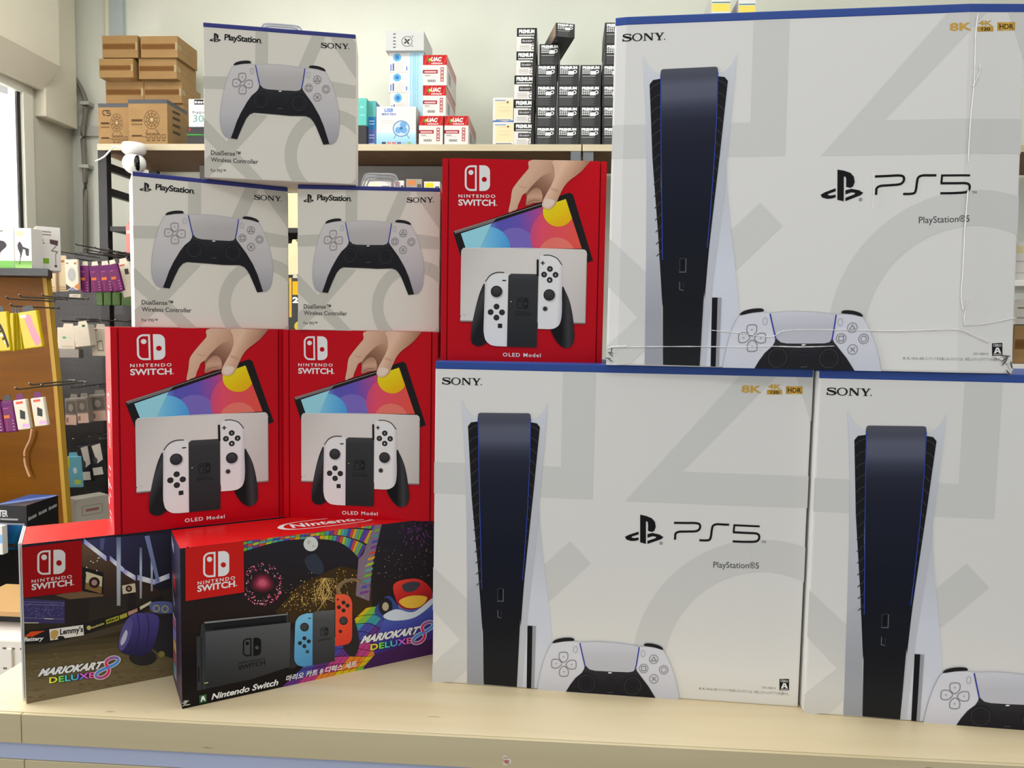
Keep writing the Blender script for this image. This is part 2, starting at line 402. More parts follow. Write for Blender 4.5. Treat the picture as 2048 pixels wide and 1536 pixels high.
def pad_art(a, xf, L=2, t=(0, 0, 0)):
    """the white two-handled game controller picture, in its own measured coordinates"""
    a.xf = xf; a.base = L
    LT, LN = (186, 184, 184), (112, 110, 112)
    tt = lambda st: [(k, tuple(x + y for x, y in zip(c, t))) for k, c in st]
    body = [(345, 1110), (315, 1106), (285, 1090), (258, 1050), (242, 985), (240, 920), (244, 850), (256, 770), (275, 680), (300, 590), (330, 515), (352, 475), (372, 460),
            (440, 452), (520, 448), (575, 455), (680, 453), (760, 456), (860, 466), (960, 480), (1028, 494), (1080, 496), (1150, 506), (1208, 524), (1238, 570), (1270, 640), (1300, 725), (1322, 810),
            (1335, 890), (1337, 970), (1328, 1060), (1308, 1112), (1280, 1137), (1250, 1141), (1197, 1147), (1150, 1035), (1100, 945), (1040, 905), (900, 905), (760, 894), (620, 885), (560, 880), (520, 895), (480, 950), (440, 1040), (405, 1118)]
    a.poly(body, LT, 1, grad=(((700, 450), (700, 1140)), tt([(0, (190, 187, 186)), (.35, (186, 183, 183)), (.65, (176, 174, 176)), (1, (148, 147, 152))])))
    a.line(cr_curve(body[:13], 4, False), 3, (160, 158, 158), 2); a.line(cr_curve(body[27:34], 4, False), 3, (160, 158, 158), 2)
    a.line(cr_curve(body[12:28], 4, False), 3, (170, 168, 168), 2)
    BL = [(345, 1110), (372, 1040), (400, 962), (440, 880), (500, 782), (540, 730), (590, 690), (608, 660), (612, 630), (650, 664), (700, 676), (820, 684), (950, 690), (985, 683), (1002, 650),
          (1012, 682), (1040, 720), (1100, 800), (1160, 900), (1200, 990), (1250, 1141), (1197, 1147), (1160, 1060), (1130, 990), (1105, 950), (1080, 922), (1040, 906), (900, 905), (760, 894), (620, 885), (560, 881), (525, 895), (490, 935), (450, 1015), (405, 1118)]
    a.poly(BL, (32, 32, 36), 3, grad=(((800, 660), (800, 1140)), [(0, (44, 44, 48)), (.25, (31, 31, 36)), (.55, (28, 28, 32)), (1, (26, 26, 30))]))
    tp = [(577, 463), (680, 457), (760, 459), (900, 474), (1026, 498), (1016, 570), (1004, 640), (997, 668), (982, 684), (950, 690), (820, 684), (690, 675), (650, 665), (628, 645), (612, 600), (592, 530)]
    a.poly(tp, (200, 200, 201), 4, grad=(((800, 460), (800, 690)), tt([(0, (184, 181, 180)), (.5, (168, 165, 164)), (1, (164, 161, 161))])))
    a.cline([(575, 462), (590, 530), (606, 600), (616, 640)], 9, (52, 58, 150), 5); a.cline([(1029, 498), (1018, 570), (1006, 640), (998, 672)], 9, (52, 58, 150), 5)
    a.curve([(371, 461), (378, 441), (415, 427), (470, 420), (520, 424), (528, 444), (450, 449)], (30, 30, 33), 3, n=4)
    a.curve([(1070, 490), (1072, 474), (1105, 471), (1155, 480), (1200, 500), (1209, 523), (1145, 504)], (30, 30, 33), 3, n=4)
    for cx, cy, dx, dy in ((450, 565, 0, 1), (393, 617, 1, 0), (512, 627, -1, 0), (453, 681, 0, -1)):
        px, py = -dy, dx
        q = [(-33, -20), (-20, -33), (20, -33), (33, -20), (32, 14), (10, 40), (-10, 40), (-32, 14)]
        sh = [(cx + u * px + v * dx, cy + u * py + v * dy) for u, v in q]
        a.line(cr_curve(sh, 3), 5, LN, 5, True)
        a.poly([(cx - 8 * px + 5 * dx, cy - 8 * py + 5 * dy), (cx + 8 * px + 5 * dx, cy + 8 * py + 5 * dy), (cx - 9 * dx, cy - 9 * dy)], (150, 150, 152), 5)
    for cx, cy in ((1140, 593), (1063, 663), (1217, 675), (1141, 743)): a.ring(cx, cy, 31, 35, LN, 5)
    a.line([(1140, 574), (1160, 606), (1120, 606)], 5, LN, 6, True); a.line([(1047, 647), (1079, 647), (1079, 679), (1047, 679)], 5, LN, 6, True)
    a.ring(1217, 675, 17, 21, LN, 6); a.line([(1126, 728), (1156, 758)], 5, LN, 6); a.line([(1156, 728), (1126, 758)], 5, LN, 6)
    for cx, cy in ((541, 512), (1058, 550)):
        a.line(cr_curve([(cx - 13, cy - 15), (cx, cy - 25), (cx + 13, cy - 15), (cx + 13, cy + 15), (cx, cy + 25), (cx - 13, cy + 15)], 4), 4, (160, 160, 162), 5, True)
    for cx, cy in ((627, 770), (978, 795)):
        a.circ(cx, cy, 82, (30, 30, 35), 5); a.ring(cx, cy, 58, 66, (48, 48, 53), 6); a.circ(cx, cy, 58, (25, 25, 29), 6); a.ring(cx, cy, 42, 47, (40, 40, 45), 7); a.circ(cx, cy, 42, (29, 29, 33), 7)
    a.circ(805, 692, 15, (225, 228, 232), 6, ry=5); a.rect(785, 840, 830, 846, (70, 70, 74), 5)
    for i in range(5): a.circ(775 + i * 15, 745, 3, (16, 16, 18), 5)
    a.xf = None; a.base = 0

# ---- the large console carton (measured on the unblemished middle one)
PW, PH, PD = .4297, .3897, .172
def console_art():
    a = Art(PW, PH, [(22, 28), (1635, 62), (12, 1395), (1570, 1505)])
    G1 = (192, 192, 190)
    a.part('outline_pattern')
    a.poly([(566, 70), (706, 73), (693, 617), (12, 590), (12, 457), (558, 478)], G1, 1)
    a.poly([(1335, 70), (832, 625), (1640, 656), (1640, 519), (1075, 498), (1492, 75)], G1, 1)
    a.poly([(1560, 90), (1640, 60), (1640, 300), (1622, 278)], G1, 1)
    a.poly([(598, 795), (685, 890), (430, 1125), (340, 1030)], G1, 1); a.poly([(10, 900), (270, 1150), (170, 1260), (10, 1085)], G1, 1)
    a.poly([(128, 1220), (230, 1130), (290, 1220), (105, 1395), (10, 1400), (10, 1325)], G1, 2)
    a.ring(1412, 1340, 412, 552, G1, 1, n=72)
    a.part('console_picture')
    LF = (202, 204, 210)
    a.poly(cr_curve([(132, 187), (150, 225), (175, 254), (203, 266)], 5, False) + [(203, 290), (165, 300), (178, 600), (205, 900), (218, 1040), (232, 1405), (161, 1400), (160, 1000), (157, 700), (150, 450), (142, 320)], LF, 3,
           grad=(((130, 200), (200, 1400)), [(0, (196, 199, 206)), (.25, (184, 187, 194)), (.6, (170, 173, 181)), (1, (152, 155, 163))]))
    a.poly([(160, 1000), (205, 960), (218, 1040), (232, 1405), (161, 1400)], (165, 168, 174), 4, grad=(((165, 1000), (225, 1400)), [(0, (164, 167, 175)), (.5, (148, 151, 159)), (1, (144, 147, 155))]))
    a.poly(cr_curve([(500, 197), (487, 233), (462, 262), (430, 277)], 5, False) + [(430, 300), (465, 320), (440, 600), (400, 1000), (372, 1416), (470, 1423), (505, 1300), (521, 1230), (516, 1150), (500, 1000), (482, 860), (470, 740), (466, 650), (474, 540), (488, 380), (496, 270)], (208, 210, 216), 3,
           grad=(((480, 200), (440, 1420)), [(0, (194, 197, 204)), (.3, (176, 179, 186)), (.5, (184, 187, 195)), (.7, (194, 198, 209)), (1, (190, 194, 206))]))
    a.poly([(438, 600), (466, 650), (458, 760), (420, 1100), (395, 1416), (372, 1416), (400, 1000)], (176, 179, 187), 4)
    a.poly([(162, 305), (175, 288), (206, 284), (212, 700), (232, 1100), (226, 1180), (205, 900), (178, 600)], (24, 24, 27), 5)
    a.poly([(468, 308), (455, 292), (427, 287), (415, 700), (385, 1100), (388, 1160), (404, 950), (440, 600)], (24, 24, 27), 5)
    for i in range(15):
        y = 300 + i * 47; dx = i * 2.6
        a.line([(164 + dx, y + 26), (182 + dx, y + 8), (203 + dx * .5, y)], 3.5, (52, 52, 57), 6)
        a.line([(466 - dx * 2, y + 30), (450 - dx * 2, y + 12), (428 - dx * 1.3, y + 3)], 3.5, (52, 52, 57), 6)
    band = cr_curve([(204, 268), (206, 252), (214, 247)], 4, False) + cr_curve([(418, 249), (427, 254), (429, 270)], 4, False) + [(428, 330), (425, 450), (417, 650), (400, 900), (385, 1150), (372, 1416), (232, 1405), (228, 1200), (220, 900), (211, 600), (206, 400)]
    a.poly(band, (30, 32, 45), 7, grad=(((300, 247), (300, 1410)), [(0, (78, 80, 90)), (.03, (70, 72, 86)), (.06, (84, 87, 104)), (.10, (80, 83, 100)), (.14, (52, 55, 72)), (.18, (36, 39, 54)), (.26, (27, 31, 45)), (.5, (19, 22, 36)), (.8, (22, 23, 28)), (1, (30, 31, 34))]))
    a.line([(205, 270), (207, 400), (212, 600), (220, 880), (223, 1000)], 3, (48, 66, 160), 8); a.line([(429, 270), (426, 450), (417, 650), (402, 880), (395, 960)], 3, (48, 66, 160), 8)
    a.line([(311, 996), (290, 998), (290, 1048)], 2, (58, 60, 66), 8); a.line([(288, 1050), (314, 1051), (314, 998)], 3, (96, 97, 102), 8); a.rect(297, 1003, 307, 1040, (12, 12, 16), 8)
    a.line([(291, 1088), (291, 1118), (306, 1122)], 3, (92, 93, 98), 8); a.line([(306, 1092), (306, 1116)], 2, (48, 50, 56), 8)
    a.poly([(417, 1155), (453, 1157), (450, 1280), (446, 1422), (414, 1420)], (142, 144, 152), 5); a.poly([(417, 1155), (438, 1156), (436, 1300), (433, 1422), (414, 1420)], (20, 20, 23), 6)
    a.part('controller_picture')
    sx = (893 - 640) / (1028 - 575); sy = sx * 1.0
    pad_art(a, lambda p: (640 + (p[0] - 575) * sx * .995, 1228 + (p[1] - 462) * .557 - (p[0] - 575) * sx * .012), 9, (8, 12, 22))
    a.part('maker_lettering'); serif_word(a, (52, 126), (216, 130), (0, -30), (22, 22, 24)); a.circ(218, 127, 2.5, (40, 40, 42), 3)
    a.part('resolution_badges'); GD = (186, 148, 66)
    a.text('8K', (1327, 159), (1413, 161), (0, -30), GD, 3, bold=.03, space=1.0)
    a.text('4K', (1440, 143), (1497, 145), (0, -19), GD, 3, bold=.03); a.rect(1436, 148, 1500, 168, (178, 140, 58), 2); a.text('120', (1452, 164), (1486, 165), (0, -12), (30, 26, 18), 3, bold=.02)
    a.rect(1517, 133, 1588, 166, (178, 140, 58), 2, grad=(((1517, 150), (1588, 150)), [(0, (168, 130, 50)), (.5, (205, 165, 78)), (1, (172, 134, 56))])); a.text('HDR', (1525, 159), (1581, 161), (0, -20), (30, 26, 18), 3, bold=.01)
    a.part('product_emblem'); K = (20, 20, 22)
    emblem(a, 831, 682, 995, 807, K, sl=0.0)
    a.ring(985, 804, 5, 6.5, K, 3, n=16); a.text('R', (982.5, 807), (988, 807), 6, K, 3)
    a.part('product_wordmark')
    a.cline([(1040, 717), (1090, 717.5), (1132, 718), (1149, 724), (1150, 740), (1136, 752), (1100, 754), (1062, 755), (1047, 763), (1045, 777), (1044, 789)], 9, K, 3)
    a.cline([(1148, 791), (1175, 792), (1191, 789), (1197, 776), (1201, 748), (1206, 730), (1222, 723), (1250, 724), (1275, 725)], 9, K, 3)
    a.line([(1405, 732), (1297, 727), (1294, 757)], 8, K, 3); a.cline([(1291, 757), (1350, 760), (1388, 762), (1402, 770), (1401, 787), (1386, 797), (1340, 798), (1290, 796)], 9, K, 3)
    a.text('TM', (1413, 803), (1431, 804), 9, K, 3)
    a.text('PlayStation®5', (1208, 908), (1402, 912), 25, (62, 62, 64), 3)
    a.part('small_print')
    a.rect(1490, 1384, 1531, 1432, (22, 22, 24), 2); a.text('CERO', (1494, 1396), (1527, 1398), 9, (205, 205, 205), 3, bold=.02); a.poly([(1506, 1401), (1516, 1401), (1526, 1423), (1517, 1423), (1514, 1418), (1508, 1418), (1505, 1423), (1496, 1423)], (210, 210, 210), 3)
    a.poly([(1511, 1406), (1513.5, 1413), (1508.5, 1413)], (22, 22, 24), 4); a.rect(1494, 1425.5, 1527, 1429, (170, 170, 170), 3)
    a.text('CFI-1100A 01', (1416, 1424), (1474, 1427), 8, (120, 120, 120), 3)
    a.text('8K, 4K, 120 Hz, HDR コンテンツをお楽しみいただくには、対応したテレビやアプリが必要です。', (1147, 1428), (1530, 1453), (0, -9), (120, 120, 120), 3)
    return a

# ---- the small controller carton (measured on the lower left one)
DW, DH, DD = .1773, .1796, .078
def pad_carton_art():
    a = Art(DW, DH, [(60, 68), (1475, 215), (90, 1468), (1480, 1475)])
    G = (180, 178, 168)
    a.part('outline_pattern')
    a.poly([(572, 100), (690, 110), (690, 690), (560, 690), (572, 670)], G, 1); a.poly([(60, 555), (572, 562), (572, 674), (60, 665)], G, 1)
    a.poly([(1110, 165), (1230, 178), (1060, 560), (930, 560)], G, 1); a.poly([(1300, 330), (1480, 590), (1490, 300), (1400, 200), (1230, 178)], G, 1)
    a.poly([(1010, 560), (1490, 648), (1490, 752), (900, 700)], G, 1)
    a.poly([(60, 920), (90, 938), (660, 1475), (510, 1475), (60, 1085)], G, 1)
    a.poly([(545, 890), (690, 905), (360, 1250), (110, 1480), (60, 1480), (60, 1330), (300, 1140)], G, 1)
    a.ring(1252, 1243, 292, 402, G, 1, n=64)
    a.part('controller_picture'); pad_art(a, lambda p: p, 3)
    K = (26, 26, 28)
    a.part('product_emblem'); emblem(a, 129, 165, 240, 248, K, sl=.03)
    a.part('product_lettering')
    a.text('PlayStation', (275, 230), (622, 267), (2, -52), K, 3, bold=.02, space=.9); a.circ(629, 266, 4, K, 3)
    a.text('DualSense™', (152, 1262), (437, 1266), (0, -39), (56, 54, 52), 3, bold=.006); a.text('Wireless Controller', (153, 1324), (604, 1330), (0, -38), (56, 54, 52), 3, bold=.006); a.text('For PS5™', (152, 1414), (297, 1416), (0, -25), (76, 74, 72), 3, bold=.004)
    a.part('maker_lettering'); serif_word(a, (1171, 320), (1412, 336), (-2, -45), K); a.circ(1414, 332, 4, K, 3)
    return a

# ---- the red console carton (measured on the one beside the large carton)
OW, OH, OD = .1969, .2416, .092
SKIN = (196, 158, 132)
def red_art():
    a = Art(OW, OH, [(50, 55), (1210, 78), (38, 1468), (1160, 1490)])
    WH, RD = (226, 220, 216), (176, 1, 20)
    a.part('product_emblem'); switch_mark(a, 207, 107, 384, 288, WH, RD)
    a.part('product_lettering')
    a.text('NINTENDO', (163, 334), (421, 336), (0, -22), WH, 3, bold=.022, space=1.35); a.text('SWITCH', (162, 389), (420, 392), (0, -42), WH, 3, bold=.03, space=1.02); a.rect(424, 386, 434, 390, WH, 3)
    a.text('OLED Model', (471, 1441), (734, 1447), (0, -25), WH, 3, bold=.02, space=1.2)
    a.part('tablet_picture')
    a.poly([(128, 582), (134, 571), (930, 303), (945, 300), (967, 314), (1104, 778), (1062, 792), (180, 752)], (30, 27, 28), 2)
    a.poly([(133, 574), (428, 482), (405, 508), (140, 588)], (112, 104, 104), 3); a.line([(133, 572), (760, 376)], 4, (150, 138, 136), 3)
    scr = [(180, 587), (916, 345), (1026, 694), (214, 692)]
    hp = []
    for p, q in zip(scr, scr[1:] + scr[:1]):
        nx, ny = -(q[1] - p[1]), q[0] - p[0]; hp.append((nx, ny, nx * p[0] + ny * p[1]))
    a.poly(scr, (120, 80, 160), 3, grad=(((190, 600), (980, 520)), [(0, (130, 195, 220)), (.22, (105, 150, 205)), (.32, (82, 80, 165)), (.5, (92, 78, 165)), (.66, (150, 70, 140)), (.8, (205, 70, 85)), (1, (205, 75, 60))]))
    a.clips = hp
    a.circ(560, 690, 145, (112, 98, 175), 4); a.circ(375, 690, 150, (84, 160, 210), 5, grad=(((240, 690), (520, 690)), [(0, (150, 200, 218)), (.4, (110, 180, 215)), (1, (70, 145, 205))]))
    a.poly([(180, 587), (400, 505), (310, 700), (180, 700)], (140, 198, 218), 6)
    a.circ(870, 610, 205, (205, 70, 85), 4, grad=(((660, 600), (1000, 640)), [(0, (185, 70, 120)), (.25, (208, 74, 96)), (1, (208, 78, 66))])); a.circ(850, 745, 130, (212, 110, 98), 5)
    a.circ(862, 432, 108, (228, 186, 20), 6, grad=(((790, 350), (900, 540)), [(0, (238, 205, 40)), (.6, (226, 180, 18)), (1, (212, 160, 22))]))
    a.clips = []
    a.part('hand_picture')
    S1, S2, S3 = (202, 166, 142), (182, 142, 116), (140, 100, 80)
    a.curve([(690, 66), (655, 130), (605, 190), (550, 262), (536, 300), (528, 360), (514, 436), (545, 428), (572, 416), (582, 385), (598, 350), (612, 318), (640, 300), (700, 262), (780, 240), (880, 250), (960, 180), (1030, 130), (1068, 66)], S1, 7, n=4,
            grad=(((560, 120), (900, 330)), [(0, (206, 172, 148)), (.3, (198, 162, 138)), (.6, (176, 138, 114)), (1, (160, 122, 98))]))
    a.curve([(640, 302), (690, 240), (760, 178), (832, 160), (838, 185), (815, 245), (784, 300), (752, 352), (744, 368), (690, 374), (636, 390), (640, 345)], S3, 8, n=4,
            grad=(((830, 170), (660, 380)), [(0, (176, 138, 114)), (.35, (140, 102, 82)), (.6, (118, 82, 66)), (1, (150, 110, 90))]))
    a.curve([(648, 318), (700, 268), (740, 282), (752, 330), (744, 366), (690, 374), (640, 388)], (172, 132, 110), 9, n=4, grad=(((690, 270), (700, 385)), [(0, (160, 120, 98)), (.5, (190, 150, 126)), (1, (150, 108, 88))]))
    a.line(cr_curve([(650, 372), (672, 358), (700, 352), (728, 356)], 4, False), 3, (120, 84, 68), 10)
    a.poly(cr_curve([(838, 70), (834, 120), (838, 180), (818, 240), (786, 298), (757, 352), (748, 388), (760, 409), (790, 418), (820, 407), (846, 376), (874, 316), (898, 268), (935, 222), (1000, 172), (1045, 130), (1070, 68)], 4), S1, 10,
           grad=(((770, 200), (960, 300)), [(0, (206, 170, 146)), (.35, (208, 174, 150)), (.6, (188, 150, 124)), (.85, (168, 128, 104)), (1, (150, 110, 90))]))
    a.curve([(757, 352), (775, 343), (812, 346), (838, 358), (836, 376), (816, 404), (790, 416), (762, 408), (750, 386)], (214, 178, 160), 11, n=4)
    a.curve([(768, 350), (800, 346), (832, 358), (828, 378), (806, 398), (778, 402), (762, 385)], (222, 192, 178), 12, n=4)
    for y in (268, 278): a.line(cr_curve([(812, y), (838, y + 8), (862, y + 20)], 4, False), 2.5, (168, 128, 104), 12)
    a.line(cr_curve([(588, 250), (612, 262), (640, 262)], 4, False), 2.5, (170, 130, 108), 9)
    a.part('dock_picture')
    dk = cr_curve([(182, 720), (188, 698), (210, 688)], 4, False) + cr_curve([(1035, 700), (1055, 710), (1062, 735)], 4, False) + [(1044, 1218), (176, 1200)]
    a.poly(dk, (196, 192, 187), 13, grad=(((200, 690), (1050, 1200)), [(0, (186, 181, 177)), (.2, (200, 196, 192)), (.45, (204, 200, 196)), (.7, (196, 192, 188)), (1, (180, 176, 172))]))
    a.line([(196, 690), (620, 690), (1045, 703)], 4, (226, 222, 218), 14); a.poly([(176, 1192), (1045, 1210), (1044, 1219), (176, 1201)], (120, 112, 110), 14); a.line([(1060, 740), (1045, 1212)], 4, (140, 132, 130), 14)
    a.line([(178, 1158), (180, 1166)], 5, (90, 86, 84), 14); a.line([(190, 1152), (208, 1154), (208, 1164)], 2, (160, 156, 152), 14)
    a.part('grip_picture')
    a.curve([(346, 940), (318, 985), (294, 1060), (272, 1150), (255, 1240), (250, 1315), (262, 1352), (300, 1370), (340, 1358), (362, 1330), (350, 1250), (345, 1100)], (44, 44, 46), 15, n=4, grad=(((250, 1100), (350, 1150)), [(0, (36, 36, 38)), (.35, (62, 62, 64)), (.7, (46, 46, 48)), (1, (28, 28, 30))]))
    a.curve([(886, 962), (912, 1000), (938, 1065), (956, 1150), (966, 1240), (968, 1320), (950, 1366), (908, 1384), (872, 1368), (835, 1325), (806, 1258), (840, 1240), (872, 1205), (884, 1120)], (44, 44, 46), 15, n=4, grad=(((880, 1150), (968, 1150)), [(0, (24, 24, 26)), (.5, (58, 58, 60)), (1, (36, 36, 38))]))
    a.curve([(814, 1262), (846, 1245), (874, 1205), (884, 1240), (880, 1300), (868, 1330), (840, 1312)], (20, 20, 22), 16, n=4)
    a.poly([(524, 874), (530, 868), (712, 872), (720, 880), (706, 1380), (499, 1373), (512, 882)], (48, 49, 51), 15, grad=(((600, 870), (600, 1380)), [(0, (64, 65, 67)), (.1, (52, 53, 55)), (.6, (46, 47, 49)), (1, (38, 39, 41))]))
    switch_mark(a, 570, 1036, 650, 1112, (30, 31, 33), (60, 60, 62), 16); a.text('NINTENDO', (560, 1137), (660, 1139), 8, (32, 33, 35), 16); a.text('SWITCH', (556, 1158), (668, 1160), 14, (30, 31, 33), 16, bold=.02)
    a.circ(529, 1062, 3.5, (210, 214, 150), 16)
    WJ, WE = (216, 214, 214), (190, 188, 190)
    lj = [(511, 866), (470, 866)] + cr_curve([(440, 868), (392, 882), (360, 915), (348, 950)], 5, False) + [(346, 1010), (338, 1230)] + cr_curve([(338, 1270), (350, 1325), (385, 1360), (430, 1370)], 5, False) + [(499, 1373)]
    a.poly(lj, WJ, 17, grad=(((340, 1100), (505, 1110)), [(0, (196, 194, 198)), (.15, (214, 213, 214)), (.8, (220, 219, 219)), (1, (206, 205, 206))]))
    a.line(cr_curve([(352, 922), (385, 880), (430, 860), (482, 861)], 6, False), 6, (34, 30, 32), 18)
    rj = [(727, 744), (760, 742)] + cr_curve([(790, 741), (842, 756), (876, 790), (886, 835)], 5, False) + [(886, 900), (880, 1150)] + cr_curve([(878, 1180), (862, 1225), (825, 1250), (780, 1254)], 5, False) + [(714, 1251)]
    a.poly(rj, WJ, 17, grad=(((715, 1000), (885, 1010)), [(0, (206, 205, 206)), (.15, (220, 219, 219)), (.8, (214, 213, 214)), (1, (186, 184, 190))]))
    a.line(cr_curve([(757, 741), (800, 741), (850, 762), (885, 808)], 6, False), 6, (34, 30, 32), 18); a.poly([(709, 770), (723, 770), (722, 888), (708, 884)], (24, 22, 24), 18)
    for x, y in ((428, 992), (795, 1017)):
        a.circ(x + 4, y + 6, 44, (178, 176, 178), 18); a.circ(x, y, 40, (38, 38, 40), 19); a.circ(x - 1, y - 2, 31, (56, 56, 58), 20, grad=(((x, y - 32), (x, y + 32)), [(0, (64, 64, 66)), (1, (44, 44, 46))]))
    for x, y in ((428, 1097), (387, 1135), (466, 1137), (427, 1173), (801, 836), (760, 875), (840, 877), (799, 913)):
        a.circ(x, y, 20, (34, 33, 35), 19); a.circ(x, y, 13, (50, 49, 51), 20)
    for t, x, y in (('X', 801, 836), ('Y', 760, 875), ('A', 840, 877), ('B', 799, 913)): a.text(t, (x - 5, y + 7), (x + 5, y + 7), 13, (205, 205, 205), 21, bold=.02)
    a.rect(468, 912, 495, 920, (34, 32, 34), 19); a.rect(737, 791, 765, 798, (34, 32, 34), 19); a.rect(747, 781, 755, 809, (34, 32, 34), 19)
    a.rect(437, 1215, 467, 1245, (38, 36, 38), 19); a.circ(766, 1113, 19, (150, 148, 150), 19); a.circ(766, 1113, 14, (48, 46, 48), 20)
    return a
def red_side_art():
    a = Art(OD, OH); WH, RD = (250, 240, 240), (190, 10, 30)
    a.part('side_lettering')
    # the mark and the two words run down the side, turned a quarter turn
    a.xf = lambda p: (.5 + (p[1] - .5) * 1.0, p[0])
    switch_mark(a, .33, .62, .48, .30, WH, RD, 2)
    a.text('NINTENDO', (.50, .38), (.60, .38), (0, .08), WH, 2, bold=.02, space=1.3); a.text('SWITCH', (.50, .52), (.60, .52), (0, .13), WH, 2, bold=.03)
    a.xf = None
    for i, (y, w_) in enumerate(((.70, .34), (.74, .2), (.79, .42), (.84, .3), (.93, .3), (.96, .36))): a.rect(.3, y, .3 + w_, y + .008, WH, 2)
    a.rect(.12, .78, .24, .83, WH, 2); a.rect(.12, .87, .24, .91, WH, 2)
    return a

# ---- the black console bundle carton and the racing carton: measured through their poses
MW, MH, MD = .322, .1822, .085
def pose_corners(x, y, z, yaw, W, H, crop, scale):
    out = []
    for u, v in ((0, H), (W, H), (0, 0), (W, 0)):
        p = Vector((x + u * math.cos(yaw), y + u * math.sin(yaw), Z0 + z + v)) - CAMP
        k = F / p.dot(fwd_c)
        out.append((((1024 + k * p.dot(RT)) - crop[0]) * scale, ((768 - k * p.dot(UP)) - crop[1]) * scale))
    return out
fwd_c = fwd
def game_logo(a, xf, L):
    a.base = 0
    def t(p): return xf(p)
    W, D = (222, 222, 224), (28, 28, 32)
    for col, ly, e in ((D, L, .03), (W, L + 1, .012)):
        a.text('MARIOKART', t((0, .46)), t((.80, .46)), (t((0, 0))[0] - t((0, .34))[0] + (t((.03, 0))[0] - t((0, 0))[0]), t((0, 0))[1] - t((0, .34))[1]), col, ly, bold=.05 if col == W else .085, shear=.25, space=1.0)
    cols = [(225, 205, 60), (120, 200, 90), (70, 190, 190), (110, 120, 220), (200, 90, 200), (235, 90, 150)]
    rc = lambda k: cols[min(5, int(k * 6))]
    a.text('DELUXE', t((.14, .86)), t((.70, .86)), (t((0, 0))[0] - t((0, .27))[0], t((0, 0))[1] - t((0, .27))[1]), D, L, bold=.09, space=1.05)
    a.text('DELUXE', t((.14, .86)), t((.70, .86)), (t((0, 0))[0] - t((0, .27))[0], t((0, 0))[1] - t((0, .27))[1]), rc, L + 1, bold=.03, space=1.05)
    pts = [(.90, .42), (.97, .30), (1.0, .13), (.95, .02), (.88, .06), (.84, .22), (.86, .40), (.88, .58), (.86, .78), (.80, .90), (.73, .86), (.72, .70), (.79, .54)]
    c = cr_curve([t(p) for p in pts], 6, True); sc_ = abs(t((1, 0))[0] - t((0, 0))[0])
    a.line(c, .050 * sc_, W, L + 2, True)
    n = len(c)
    for i in range(n):
        k = abs((i / n * 2) - 1); b = tuple(int(x + (y - x) * min(1, max(0, 1.6 * (1 - k) - .3))) for x, y in zip((70, 130, 200), (205, 40, 90)))
        a.line([c[i], c[(i + 1) % n]], .036 * sc_, b, L + 3)
